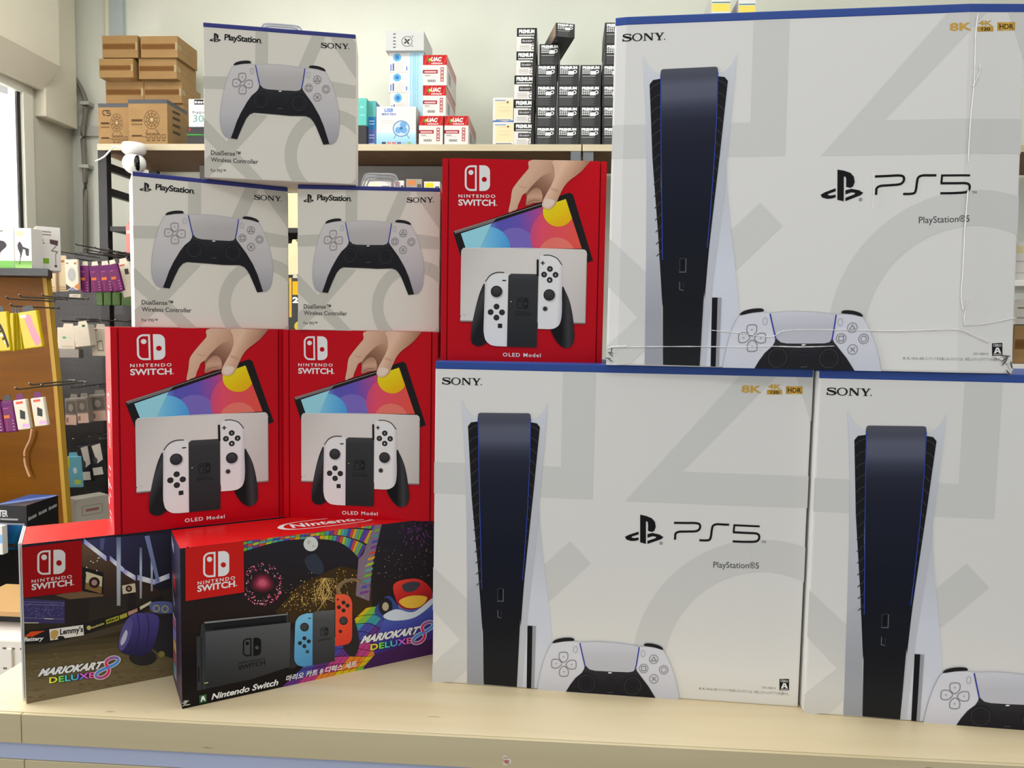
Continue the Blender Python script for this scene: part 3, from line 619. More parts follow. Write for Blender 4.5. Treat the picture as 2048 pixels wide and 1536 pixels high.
def bundle_art():
    z = 3.7236
    a = Art(MW, MH, pose_corners(*POSE_K, MW, MH, (330, 1030), z))
    rnd = random.Random(3)
    a.part('night_track_picture')
    BIG = [(100, 0), (2200, -300), (2200, 1200), (100, 1600)]
    a.poly(BIG, (32, 27, 29), 1, grad=(((900, 100), (900, 1100)), [(0, (40, 38, 46)), (.35, (36, 32, 36)), (.7, (38, 28, 24)), (1, (24, 20, 20))]))
    a.curve([(1040, 330), (1120, 290), (1180, 380), (1160, 440), (1080, 420)], (48, 54, 66), 2)
    a.poly([(820, 720), (1000, 520), (1300, 380), (1540, 430), (1540, 720), (1200, 820), (900, 800)], (58, 44, 26), 2)
    # curved track of coloured glowing tiles along the upper edge
    up = cr_curve([(580, 200), (860, 150), (1080, 120), (1300, 60), (1460, 20), (1620, 0)], 6, False); lo = cr_curve([(584, 272), (840, 200), (1080, 178), (1270, 196), (1380, 260), (1440, 330)], 6, False)
    tc = [(110, 160, 40), (60, 140, 150), (70, 70, 160), (110, 60, 130), (190, 70, 60), (205, 150, 40), (150, 180, 50), (90, 150, 140)]
    for i in range(len(up) - 1):
        for j in range(3):
            f = lambda k, q: (up[k][0] + (lo[k][0] - up[k][0]) * q / 3, up[k][1] + (lo[k][1] - up[k][1]) * q / 3)
            q = [f(i, j), f(i + 1, j), f(i + 1, j + 1), f(i, j + 1)]
            cx, cy = sum(p[0] for p in q) / 4, sum(p[1] for p in q) / 4
            a.poly([(cx + (p[0] - cx) * .92, cy + (p[1] - cy) * .9) for p in q], tc[(i // 2 + (j % 2) * 3 + i) % 8], 3)
    a.poly([(1440, 330), (1475, 290), (1560, 60), (1620, 40), (1540, 380), (1520, 640), (1420, 600)], (120, 104, 120), 3)
    for i in range(12):
        y = 110 + i * 42; a.poly([(1565 - i * 10, y), (1600 - i * 7, y - 14), (1590 - i * 7, y + 6), (1556 - i * 10, y + 20)], tc[i % 8], 4)
    a.ring(1400, 560, 96, 128, (120, 100, 76), 3, a0=2.2, a1=5.6, k=.7)
    # rainbow ramp, lower right
    A = [(1500, 640), (1640, 640), (1760, 560), (1990, 470), (2100, 430)]; B = [(880, 1280), (1300, 1190), (1480, 1120), (1720, 1060), (2100, 960)]
    A = cr_curve([(1500, 690), (1560, 680), (1640, 690), (1700, 800), (1640, 900)], 4, False); B = cr_curve([(860, 1290), (1020, 1260), (1180, 1230), (1400, 1180), (1520, 1120)], 4, False)
    for i in range(len(A) - 1):
        for j in range(9):
            f = lambda k, q: (A[k][0] + (B[k][0] - A[k][0]) * q / 9, A[k][1] + (B[k][1] - A[k][1]) * q / 9)
            q = [f(i, j), f(i + 1, j), f(i + 1, j + 1), f(i, j + 1)]; cx, cy = sum(p[0] for p in q) / 4, sum(p[1] for p in q) / 4
            a.poly([(cx + (p[0] - cx) * .93, cy + (p[1] - cy) * .93) for p in q], [(196, 170, 30), (120, 170, 60), (60, 140, 150), (70, 70, 150), (90, 50, 120), (170, 60, 120), (205, 120, 40)][(i // 3 + (j // 2)) % 7], 3)
    a.curve([(1640, 760), (1800, 640), (2000, 580), (2100, 560), (2100, 940), (1800, 960), (1560, 1050)], (58, 62, 140), 4, grad=(((1700, 640), (1800, 1000)), [(0, (110, 130, 180)), (.3, (70, 90, 165)), (.7, (60, 56, 140)), (1, (60, 40, 110))]))
    a.poly([(1470, 1140), (1560, 1040), (1800, 960), (2200, 880), (2200, 1100)], (64, 34, 78), 5)
    # a plain racing kart of red panels, blue skirt and white bumper
    a.curve([(1700, 520), (1780, 480), (1900, 480), (1985, 560), (1970, 640), (1860, 700), (1760, 690), (1715, 620)], (178, 40, 40), 6, n=5, grad=(((1750, 480), (1850, 700)), [(0, (210, 62, 50)), (.5, (180, 38, 38)), (1, (130, 26, 34))]))
    a.curve([(1740, 640), (1830, 600), (1950, 610), (1900, 680), (1800, 690)], (214, 170, 60), 7, n=4); a.curve([(1765, 520), (1840, 495), (1900, 510), (1860, 560), (1790, 570)], (60, 60, 70), 7, n=4)
    a.curve([(1560, 720), (1600, 640), (1660, 600), (1710, 640), (1760, 740), (1700, 770), (1620, 775)], (52, 70, 130), 6, n=5); a.circ(1640, 680, 52, (36, 34, 40), 7, ry=66); a.circ(1640, 680, 24, (170, 160, 130), 8, ry=32)
    a.curve([(1630, 740), (1720, 700), (1850, 720), (1985, 620), (1990, 660), (1860, 760), (1720, 785), (1640, 770)], (190, 200, 214), 8, n=5)
    a.circ(1085, 215, 54, (196, 198, 196), 4); a.circ(1070, 200, 14, (172, 174, 172), 5); a.circ(1105, 232, 10, (176, 178, 176), 5)
    for i in range(150):
        t = rnd.random() * 6.283; r = 150 * (.55 + .45 * rnd.random() ** .4); x, y = 725 + r * math.cos(t), 515 + r * math.sin(t) * 1.05
        if x > 596: a.circ(x, y, rnd.uniform(2.5, 6.5), rnd.choice([(216, 100, 130), (228, 150, 165), (190, 66, 100)]), 4, n=8)
    for r_, c_ in ((86, (72, 30, 40)), (66, (110, 40, 56)), (48, (150, 56, 78)), (30, (186, 84, 104))): a.curve([(725 + r_ * math.cos(k) * (1 + .12 * math.sin(3 * k)), 505 + .85 * r_ * math.sin(k)) for k in [i * .63 for i in range(10)]], c_, 3 + (90 - r_) / 45, n=3)
    for i in range(120):
        t = rnd.random() * 6.283; r = 130 * rnd.random() ** .7; x, y = 1875 + r * math.cos(t), 100 + r * math.sin(t) * 1.1
        a.line([(x, y), (x + 10 * math.cos(t), y + 14)], 3, rnd.choice([(110, 60, 120), (150, 80, 150), (84, 44, 96)]), 4)
    for i in range(330):
        x = rnd.gauss(1110, 190); y = 590 + rnd.gauss(0, 66) - (x - 1110) * .28
        if 870 < x < 1560 and y < 740: a.circ(x, y, rnd.uniform(1.5, 5.5), rnd.choice([(190, 150, 70), (220, 190, 110), (130, 96, 44), (160, 120, 60)]), 4, n=7)
    for i in range(60): a.circ(rnd.uniform(1560, 2000), rnd.uniform(240, 470), rnd.uniform(1.5, 4), rnd.choice([(170, 130, 80), (120, 110, 90), (190, 160, 120)]), 4, n=6)
    for i in range(26): a.line(cr_curve([(1185, 470), (1180 + rnd.gauss(0, 40), 540 + rnd.gauss(0, 40)), (1190 + rnd.gauss(0, 60), 640 + rnd.gauss(0, 30))], 4, False), 2.2, rnd.choice([(220, 180, 110), (190, 150, 84)]), 4)
    a.part('red_logo_square'); RD, WH = (186, 28, 24), (224, 220, 216)
    a.poly([(150, 238), (583, 190), (588, 573), (152, 640)], RD, 9)
    switch_mark(a, 283, 280, 477, 466, WH, RD, 10, sl=-.09)
    a.text('NINTENDO', (242, 518), (520, 476), (0, -24), WH, 10, bold=.02, space=1.35); a.text('SWITCH', (240, 570), (520, 530), (0, -46), WH, 10, bold=.03); a.rect(525, 520, 536, 525, WH, 10)
    a.part('dock_picture')
    a.poly([(232, 905), (262, 897), (268, 815), (290, 793), (905, 732), (917, 740), (920, 800), (932, 800), (925, 1128), (600, 1230), (238, 1305)], (50, 51, 53), 9)
    a.poly([(290, 800), (900, 740), (903, 800), (300, 860)], (30, 30, 32), 10); a.poly([(290, 793), (905, 732), (917, 740), (296, 806)], (120, 122, 122), 11)
    a.poly([(355, 835), (903, 780), (903, 800), (356, 855)], (22, 22, 24), 11)
    a.poly([(300, 868), (934, 797), (926, 1128), (640, 1222), (302, 1292)], (66, 67, 69), 10, grad=(((600, 810), (600, 1250)), [(0, (80, 82, 84)), (.3, (70, 71, 73)), (1, (40, 41, 43))]))
    a.line([(268, 905), (272, 1296)], 6, (30, 30, 32), 10); a.line([(292, 1250), (320, 1244)], 6, (190, 200, 120), 11); a.rect(244, 1130, 256, 1240, (26, 26, 28), 10)
    switch_mark(a, 578, 918, 714, 1052, (18, 18, 20), (70, 71, 73), 11, sl=-.07); a.text('NINTENDO', (548, 1108), (742, 1074), (0, -15), (22, 22, 24), 11, bold=.02, space=1.3); a.text('SWITCH', (546, 1150), (744, 1110), (0, -30), (22, 22, 24), 11, bold=.03)
    a.part('grip_picture')
    a.curve([(950, 835), (925, 920), (905, 1010), (900, 1080), (912, 1128), (945, 1142), (985, 1115), (968, 1040)], (44, 42, 42), 9, n=4); a.curve([(1392, 740), (1420, 810), (1440, 900), (1442, 980), (1420, 1040), (1390, 1052), (1350, 1022), (1325, 968), (1370, 940)], (40, 39, 40), 9, n=4)
    a.poly([(1100, 728), (1115, 716), (1262, 703), (1262, 1086), (1098, 1116)], (68, 68, 70), 10, grad=(((1180, 710), (1180, 1100)), [(0, (86, 86, 88)), (.2, (70, 70, 72)), (1, (48, 48, 50))]))
    switch_mark(a, 1153, 836, 1214, 898, (34, 34, 36), (70, 70, 72), 11, sl=-.06); a.text('SWITCH', (1140, 940), (1228, 922), (0, -14), (34, 34, 36), 11, bold=.02)
    BL, RE = (86, 150, 190), (214, 72, 48)
    a.poly([(1098, 727)] + cr_curve([(1050, 730), (1000, 750), (972, 790), (966, 840)], 4, False) + [(960, 1050)] + cr_curve([(962, 1080), (985, 1114), (1030, 1128)], 4, False) + [(1096, 1116)], BL, 11, grad=(((970, 800), (1090, 1100)), [(0, (110, 172, 206)), (.4, (88, 152, 192)), (1, (72, 132, 176))]))
    a.poly([(1266, 590), (1300, 586)] + cr_curve([(1330, 586), (1372, 606), (1392, 650)], 4, False) + [(1391, 900)] + cr_curve([(1386, 930), (1365, 955), (1330, 966)], 4, False) + [(1266, 975)], RE, 11, grad=(((1270, 600), (1390, 950)), [(0, (226, 86, 58)), (.5, (216, 74, 48)), (1, (196, 56, 40))]))
    for x, y, r in ((1037, 832, 33), (1327, 785, 32)): a.circ(x, y, r, (44, 42, 42), 12); a.circ(x - 2, y - 3, r - 8, (62, 60, 60), 13)
    for x, y in ((1036, 915), (1003, 951), (1069, 938), (1036, 974), (1327, 650), (1293, 684), (1357, 672), (1327, 708)): a.circ(x, y, 15, (42, 40, 42), 12)
    a.poly([(1064, 765), (1084, 762), (1084, 769), (1064, 772)], (36, 40, 46), 12); a.rect(1046, 1003, 1070, 1026, (50, 66, 80), 12); a.rect(1276, 624, 1294, 630, (60, 30, 26), 12); a.rect(1282, 618, 1288, 637, (60, 30, 26), 12); a.circ(1304, 864, 13, (50, 40, 40), 12)
    a.part('game_title'); game_logo(a, lambda p: (1452 + p[0] * 545, 880 + p[1] * 160 - p[0] * 95), 10)
    a.part('product_lettering')
    a.text('Nintendo Switch', (345, 1372), (840, 1262), (6, -44), (226, 224, 220), 10, bold=.03, shear=.12)
    a.text('마리오 카트 8 디럭스 세트', (898, 1234), (1424, 1122), (3, -34), (226, 224, 220), 10, bold=.025, shear=.15)
    a.poly([(254, 1342), (308, 1330), (310, 1388), (256, 1400)], (46, 92, 60), 10); a.poly([(264, 1388), (272, 1348), (290, 1344), (302, 1379), (292, 1381), (288, 1371), (276, 1374), (275, 1386)], (214, 220, 214), 11)
    return a
def bundle_side_art():
    a = Art(MD, MH)
    a.part('side_printing')
    a.rect(0, 0, 1, 1, (44, 40, 60), 1, grad=(((.2, 0), (.6, 1)), [(0, (70, 62, 96)), (.4, (48, 46, 60)), (1, (60, 40, 66))]))
    a.poly([(.05, .02), (.3, .06), (.3, .12), (.06, .09)], (190, 190, 206), 2)
    a.poly([(.18, .24), (.42, .26), (.44, .36), (.2, .33)], (190, 40, 48), 2); a.line([(.12, .30), (.14, .42), (.3, .46)], .02, (200, 200, 206), 2)
    for i, (c, y) in enumerate(zip([(170, 90, 130), (120, 120, 190), (200, 160, 90), (150, 70, 80), (90, 140, 170)], (.54, .62, .70, .78, .86))): a.rect(.1, y, .42, y + .07, c, 2)
    for x0, x1, y in ((.1, .12, .54), (.4, .42, .54)): a.rect(x0, y, x1, .93, (214, 210, 214), 3)
    a.rect(.1, .93, .42, .94, (214, 210, 214), 3); a.rect(.1, .53, .42, .54, (214, 210, 214), 3)
    return a
def bundle_top_art():
    a = Art(MW, MD); a.part('top_lettering'); W = (236, 226, 222)
    pts = [(.39 + .17 * 0, .0)]
    o = cr_curve([(.41, .72), (.365, .55), (.41, .36), (.55, .32), (.69, .36), (.735, .55), (.69, .72), (.55, .76)], 6)
    a.line(o, .022, W, 2, True); a.text('Nintendo', (.405, .63), (.695, .63), .21, W, 2, bold=.03, space=1.05)
    return a
def racing_art():
    z = 3.0975
    a = Art(MW, MH, pose_corners(*POSE_J, MW, MH, (0, 1040), z)); rnd = random.Random(5)
    a.part('stadium_picture')
    a.poly([(80, 60), (2200, -400), (2200, 1400), (80, 1400)], (60, 54, 38), 1, grad=(((500, 60), (580, 1100)), [(0, (34, 32, 44)), (.3, (44, 38, 36)), (.5, (46, 40, 34)), (.62, (50, 43, 29)), (.75, (88, 76, 50)), (1, (108, 96, 72))]))
    a.poly([(500, 130), (640, 110), (1100, 80), (1100, 400), (900, 470), (640, 300)], (36, 36, 58), 2, grad=(((560, 120), (1000, 430)), [(0, (60, 58, 92)), (.4, (44, 42, 66)), (1, (34, 32, 40))]))
    a.poly([(505, 140), (760, 300), (980, 430), (1000, 470), (640, 470), (505, 440)], (70, 52, 38), 3, grad=(((560, 170), (620, 460)), [(0, (96, 74, 56)), (.5, (70, 52, 40)), (1, (52, 38, 32))]))
    for x0, y0, x1, y1 in ((520, 130, 660, 240), (680, 235, 770, 315), (770, 318, 840, 360), (850, 355, 960, 385), (960, 380, 1050, 345)):
        nx = 16; a.poly([(x0, y0 - nx), (x1, y1 - nx), (x1, y1 + nx), (x0, y0 + nx)], (150, 150, 196), 4, grad=(((x0, y0), (x1, y1)), [(0, (140, 138, 190)), (.5, (226, 228, 240)), (1, (160, 158, 208))]))
    for x, w0, y0, y1 in ((735, 14, 105, 530), (872, 8, 170, 485), (940, 7, 200, 440)): a.poly([(x - w0, y0), (x + w0, y0), (x + w0 * .8, y1), (x - w0 * .8, y1)], (124, 130, 150), 5, grad=(((x, y0), (x, y1)), [(0, (92, 98, 124)), (.4, (170, 178, 200)), (1, (140, 140, 140))]))
    a.poly([(895, 100), (925, 95), (990, 380), (970, 385)], (110, 118, 156), 5); a.poly([(620, 115), (650, 112), (640, 190), (618, 180)], (76, 80, 116), 4)
    a.poly([(140, 485), (402, 500), (400, 640), (140, 640)], (56, 50, 86), 3)
    for i in range(150): x, y = rnd.uniform(150, 395), rnd.uniform(515, 600); a.rect(x, y, x + 6, y + 4, rnd.choice([(92, 84, 140), (70, 64, 110), (110, 104, 150)]), 4)
    for y in (505, 520, 605): a.line([(145, y), (400, y + 8)], 3, (110, 104, 140), 5)
    a.line([(145, 636), (240, 636)], 5, (190, 180, 150), 5); a.line([(275, 610), (330, 612)], 4, (200, 190, 170), 5)
    a.poly([(408, 470), (548, 450), (545, 640), (408, 640)], (40, 34, 32), 5); a.poly([(340, 465), (510, 430), (640, 460), (640, 472), (430, 490)], (104, 80, 56), 5); a.poly([(792, 450), (836, 445), (834, 545), (790, 550)], (38, 32, 30), 5)
    a.poly([(510, 290), (640, 325), (640, 460), (510, 440)], (30, 26, 26), 6); a.poly([(535, 318), (634, 350), (628, 455), (527, 425)], (186, 172, 140), 7); a.poly([(530, 385), (631, 412), (628, 455), (527, 425)], (120, 90, 50), 8); a.circ(584, 386, 34, (44, 30, 28), 9); a.circ(584, 386, 18, (150, 120, 110), 10)
    a.poly([(756, 405), (836, 390), (842, 445), (760, 458)], (190, 178, 150), 7); a.circ(798, 424, 20, (44, 32, 30), 8); a.circ(798, 424, 10, (150, 110, 90), 9)
    for i in range(9): a.circ(rnd.uniform(520, 640), rnd.uniform(230, 330), 4, (220, 214, 200), 7, n=8)
    # barrier with sponsor boards, curving away to the right
    a.poly([(140, 690), (520, 640), (760, 575), (1000, 470), (1010, 495), (770, 610), (530, 705), (300, 760), (140, 770)], (32, 30, 30), 6)
    a.poly([(305, 676), (515, 648), (520, 712), (312, 745)], (206, 200, 190), 7); a.text("Lemmy's", (372, 708), (514, 690), (0, -34), (30, 28, 28), 8, bold=.03); a.curve([(315, 690), (350, 680), (362, 700), (340, 738), (318, 730)], (176, 140, 70), 8, n=3); a.circ(378, 728, 22, (34, 32, 30), 8, ry=12)
    a.poly([(150, 722), (190, 690), (280, 684), (200, 722)], (190, 70, 30), 7); a.text('Battery', (146, 750), (272, 742), (0, -24), (210, 206, 200), 8, bold=.03, shear=.3)
    a.circ(551, 666, 14, (176, 160, 90), 8); a.bars((568, 672), (648, 644), 13, 9, (176, 160, 90), 8); a.poly([(655, 618), (735, 590), (738, 618), (660, 645)], (150, 146, 40), 7); a.bars((664, 636), (732, 612), 14, 5, (60, 58, 30), 8)
    a.poly([(740, 590), (786, 572), (788, 598), (744, 614)], (156, 150, 60), 7); a.poly([(792, 568), (850, 545), (852, 566), (796, 592)], (170, 130, 110), 7); a.poly([(865, 536), (935, 500), (938, 516), (868, 556)], (196, 188, 150), 7)
    a.poly([(140, 800), (420, 740), (760, 640), (1000, 520), (1010, 545), (780, 680), (420, 770), (140, 830)], (66, 58, 44), 4)
    for i in range(260): x, y = rnd.uniform(140, 1060), rnd.uniform(820, 1130); a.rect(x, y, x + rnd.uniform(8, 36), y + 3, rnd.choice([(112, 100, 72), (92, 80, 54), (80, 70, 48), (120, 108, 84)]), 3)
    # a purple wide-tyred racing kart wheel and a plain black chassis behind it
    a.curve([(950, 640), (1010, 600), (1200, 590), (1200, 860), (1000, 830), (930, 760)], (40, 38, 42), 8, n=4); a.circ(1000, 830, 20, (120, 110, 60), 9)
    a.circ(885, 850, 85, (40, 37, 38), 8, ry=50)
    a.curve([(800, 600), (850, 575), (950, 580), (985, 610), (975, 700), (940, 800), (890, 840), (780, 830), (738, 800), (735, 750), (760, 660)], (60, 50, 110), 9, n=5, grad=(((860, 580), (860, 840)), [(0, (76, 68, 130)), (.5, (60, 52, 106)), (1, (36, 32, 62))]))
    a.curve([(800, 605), (822, 640), (800, 740), (760, 805), (738, 790), (740, 730), (764, 655)], (84, 76, 132), 10, n=5); a.curve([(778, 680), (790, 700), (775, 750), (752, 775), (748, 745)], (170, 172, 190), 11, n=4)
    a.line(cr_curve([(850, 580), (862, 690), (830, 835)], 5, False), 5, (44, 38, 80), 10); a.line(cr_curve([(910, 580), (920, 700), (885, 838)], 5, False), 5, (44, 38, 80), 10)
    a.curve([(925, 530), (950, 505), (1050, 505), (1090, 540), (1060, 575), (950, 572)], (84, 92, 140), 9, n=4); a.ring(968, 546, 16, 22, (170, 160, 80), 10, n=20); a.ring(1022, 549, 16, 22, (170, 160, 80), 10, n=20)
    a.part('red_logo_square'); RD, WH = (140, 10, 14), (192, 188, 184)
    a.poly([(118, 172), (505, 124), (508, 440), (130, 482)], RD, 9)
    switch_mark(a, 231, 190, 405, 340, WH, RD, 10, sl=-.06)
    a.text('NINTENDO', (196, 388), (446, 357), (0, -19), WH, 10, bold=.02, space=1.35); a.text('SWITCH', (196, 432), (446, 402), (0, -37), WH, 10, bold=.03); a.rect(449, 396, 460, 400, WH, 10)
    a.part('game_title'); game_logo(a, lambda p: (235 + p[0] * 500, 905 + p[1] * 130 - p[0] * 62), 10)
    return a

POSE_K = (-0.36162, 0.81270, 0, 0.52916)
POSE_J = (-0.53911, 0.81815, 0, 0.522)

# ------------------------------------------------------------------ the room
M_WALL = mat('painted_wall', (222, 224, 212), .6, noise=.03, nscale=3)
M_WALL2 = mat('painted_side_wall', (196, 194, 178), .6, noise=.05, nscale=4)
M_TRIM = mat('painted_metal_trim', (178, 180, 172), .45, noise=.03, nscale=6)
M_CURT = mat('pleated_white_cloth', (240, 238, 236), .8)
nt = M_CURT.node_tree; tr = nt.nodes.new('ShaderNodeBsdfTranslucent'); tr.inputs[0].default_value = (.9, .9, .9, 1); mx = nt.nodes.new('ShaderNodeMixShader'); mx.inputs[0].default_value = .16
nt.links.new(nt.nodes['Principled BSDF'].outputs[0], mx.inputs[1]); nt.links.new(tr.outputs[0], mx.inputs[2]); nt.links.new(mx.outputs[0], nt.nodes['Material Output'].inputs[0])
M_BEIGE = mat('beige_painted_steel', (214, 208, 190), .5, noise=.02, nscale=5)
M_DARK = mat('black_steel', (24, 23, 23), .45, noise=.1, nscale=30)
M_FLOOR = mat('grey_floor_tile', (96, 94, 92), .4, noise=.15, nscale=5)
M_WHITE = mat('white_plastic', (225, 223, 220), .35)
DWALL, SL = 3.45, -2.28
def rbox(s0, s1, d0, d1, z0, z1, bev=0): return bx(s0, s1, d0, d1, z0, z1, bev)     # in wall axes: rotate by AY
struct('floor', rbox(-5, 5, -2, DWALL + .1, -.1, 0), M_FLOOR, (0, 0, 0), AY)
struct('ceiling', rbox(SL - .1, 3.4, .4, DWALL + .1, 3.3, 3.4), mat('ceiling_board', (225, 226, 220), .7, noise=.02), (0, 0, 0), AY)
struct('wall_back', rbox(SL - .1, 3.4, DWALL, DWALL + .1, 0, 3.3), M_WALL, (0, 0, 0), AY)
# left wall with a window opening
wd1 = onside(44, 300, SL)[0]; wdo = onside(64, 300, SL)[0]; wsl = onside(38, 300, SL)[0]; wtop = onside(30, 180, SL)[1]
wd0 = 1.5; wbot = 1.05
bm = rbox(SL - .1, SL, wdo, DWALL, 0, 3.3); add_box(bm, SL - .1, SL, 1.3, wdo, wtop + .06, 3.3); add_box(bm, SL - .1, SL, 1.3, wdo, 0, wbot); add_box(bm, SL - .1, SL, 1.3, wd0, wbot, wtop + .06)
struct('wall_left', bm, M_WALL2, (0, 0, 0), AY)
fr = rbox(SL - .012, SL + .012, wd1, wdo, wbot, wtop + .06, .004); add_box(fr, SL - .012, SL + .012, wd0, wdo, wtop, wtop + .06, .004); add_box(fr, SL - .012, SL + .012, wd0, wd1, wbot, wbot + .05, .004)
wn = struct('window_1', fr, mat('window_frame_paint', (216, 214, 200), .4), (0, 0, 0), AY)
obj('window_seal', rbox(SL - .012, SL - .002, wsl, wd1, wbot + .05, wtop), M_DARK, wn)
g = rbox(SL - .009, SL - .005, wd0, wsl, wbot + .05, wtop); obj('window_pane', g, mat('window_glass', (255, 255, 255), .02, spec=.5, alpha=.12), wn)
# pleated cloth hanging outside the pane
pts = []; n = 60
for i in range(n + 1): d = wd0 + (wdo - wd0) * i / n; pts.append((SL - .035 + .012 * math.sin(d * 60), d))
bm = bmesh.new()
vs = [(bm.verts.new((p[0], p[1], wbot)), bm.verts.new((p[0], p[1], wtop - .02))) for p in pts]
for a_, b_ in zip(vs, vs[1:]): bm.faces.new((a_[0], b_[0], b_[1], a_[1]))
bmesh.ops.solidify(bm, geom=list(bm.faces), thickness=.003)
cu = obj('window_curtain', bm, M_CURT, None, (0, 0, 0), AY)
tag(cu, 'pale pleated curtain behind the window at the left edge', 'curtain')
# beam and posts on the back wall, shallow pier in the corner
b0s, b0z = onplane(100, 250, DWALL - .04); b1s, b1z = onplane(200, 270, DWALL - .04)
struct('trim_1', rbox(SL, b1s + .3, DWALL - .02, DWALL, b1z, b0z, .004), M_TRIM, (0, 0, 0), AY)
s0, _ = onplane(210, 60, DWALL - .02); s1, _ = onplane(221, 60, DWALL - .02); s2, _ = onplane(247, 60, DWALL - .02)
struct('trim_2', rbox(s0, s1, DWALL - .02, DWALL, b0z, 3.3, .003), mat('cream_trim', (226, 224, 204), .5), (0, 0, 0), AY)
struct('trim_3', rbox(s1, s2, DWALL - .03, DWALL, b0z, 3.3, .003), mat('grey_blue_trim', (176, 186, 186), .45), (0, 0, 0), AY)
p0, _ = onplane(104, 350, DWALL - .02); p1, _ = onplane(117, 350, DWALL - .02)
struct('trim_4', rbox(max(p0, SL), max(p0, SL) + .05, DWALL - .03, DWALL, 0, b1z, .003), M_TRIM, (0, 0, 0), AY)
# shallow pier on the left wall that stops above head height
e0 = onside(69, 190, SL)[0]; pz = onside(72, 224, SL + .05)[1]
struct('trim_5', rbox(SL, SL + .05, e0, DWALL - .06, pz, 3.3, .004), M_BEIGE, (0, 0, 0), AY)
# roller shutter housing running along the left wall above the window
hs = onplane(118, 60, e0)[0]; hz0 = onplane(118, 133, e0)[1]; hz1 = onplane(80, 180, e0)[1]
prof = [(SL + .002, hz1), (SL + (hs - SL) * .35, hz1), (hs, hz0), (hs, hz0 + .62), (SL + .002, hz0 + .62)]
bm = bmesh.new(); A = [bm.verts.new((p[0], 1.2, p[1])) for p in prof]; B = [bm.verts.new((p[0], e0, p[1])) for p in prof]
bm.faces.new(A); bm.faces.new(B)
for i in range(5): bm.faces.new((A[i], A[(i + 1) % 5], B[(i + 1) % 5], B[i]))
bmesh.ops.recalc_face_normals(bm, faces=list(bm.faces))
sh = obj('roller_shutter_housing', bm, M_BEIGE, None, (0, 0, 0), AY); tag(sh, 'beige steel roller shutter housing above the window at top left', 'shutter housing')
# conduit
path = []
for px, py in ((118, 133), (135, 142), (152, 160), (166, 186), (172, 210), (170, 235), (166, 270), (169, 320), (171, 400), (171, 520), (171, 640)):
    s_, z_ = onplane(px, py, DWALL - .036); path.append(P(s_, DWALL - .036, z_))
cb = thing('wall_conduit', 'grey cable conduit curving down the wall from the shutter housing', 'cable', path[0])
obj('conduit', tube([p - path[0] for p in [Vector(q) for q in cr_curve([tuple(p) for p in path], 5, False)]], .011, 8), mat('grey_conduit', (120, 114, 104), .5), cb, smooth=True)
for px, py in ((171, 207), (170, 333)):
    s_, z_ = onplane(px, py, DWALL - .036); c_ = P(s_, DWALL - .036, z_) - path[0]
    obj('clip', bx(c_.x - .022, c_.x + .022, c_.y - .013, c_.y + .036, c_.z - .008, c_.z + .008, .002), M_TRIM, cb)

# ------------------------------------------------------------------ the counter
W_TOP = wood('pale_birch_laminate', (234, 219, 184), (222, 203, 162), 1.6)
W_EDGE = wood('pale_birch_edge', (226, 212, 174), (212, 196, 156), 1.6)
CD, CE = .7607, -.6701
ct = thing('display_counter', 'pale birch shop counter carrying the stacked console boxes', 'counter', P(CE, CD, 0), AY)
sseam = onplane(42, 1440, CD)[0] - CE
obj('worktop', bx(0, 2.6, .0046, .8, Z0 - .018, Z0, .0006), W_TOP, ct)
obj('front_band', bx(.0, sseam - .0006, 0, .004, Z0 - .0335, Z0 - .0004, .0005), W_EDGE, ct)
obj('front_band', bx(sseam + .0006, 2.6, 0, .004, Z0 - .0335, Z0 - .0004, .0005), W_EDGE, ct)
obj('acrylic_strip', bx(0, 2.6, .003, .02, Z0 - .0535, Z0 - .034, .001), mat('pale_blue_acrylic', (196, 206, 236), .15, spec=.5, noise=.02, nscale=8), ct)
s2_ = onplane(46, 1530, CD)[0] - CE
obj('lower_panel', bx(0, s2_ - .0006, .002, .02, .08, Z0 - .054, .0006), W_EDGE, ct)
obj('lower_panel', bx(s2_ + .0006, 2.6, .002, .02, .08, Z0 - .054, .0006), W_EDGE, ct)
obj('cabinet_body', bx(.01, 2.59, .021, .79, 0, Z0 - .0185), W_EDGE, ct)
a = Art(.03, .02)
a.part('sticker_remnant'); a.curve([(.2, .1), (.45, .0), (.5, .35), (.8, .3), (.85, .8), (.6, .75), (.5, 1), (.2, .9), (.3, .5)], (212, 200, 190), 1); a.curve([(.3, .5), (.5, .45), (.7, .5), (.6, .75), (.4, .8)], (176, 110, 100), 2); a.line([(.3, .2), (.45, .3)], .06, (90, 80, 80), 2)
ss, sz = onplane(1012, 1519, CD); a.build(ct, lambda u, v, l: (ss - CE - .006 + u * .45, -l, sz - .0065 + v * .55))

# ------------------------------------------------------------------ the stacked boxes
M_WCARD = mat('white_carton_card', (238, 237, 234), .45, spec=.35, bump=.03, nscale=60, stretch=(1, 1, .05))
M_BLUE = mat('blue_printed_edge', (38, 76, 158), .4)
M_NAVY = mat('navy_printed_edge', (44, 52, 132), .4)
M_RED = mat('red_printed_card', (204, 2, 26), .34, spec=.15)
M_REDT = mat('bright_red_printed_card', (222, 26, 28), .3, spec=.3)
M_BLK = mat('black_printed_card', (22, 18, 22), .34, spec=.15)
M_BRN = mat('brown_tape_card', (150, 108, 62), .4)

def box_at(z): return Z0 + z
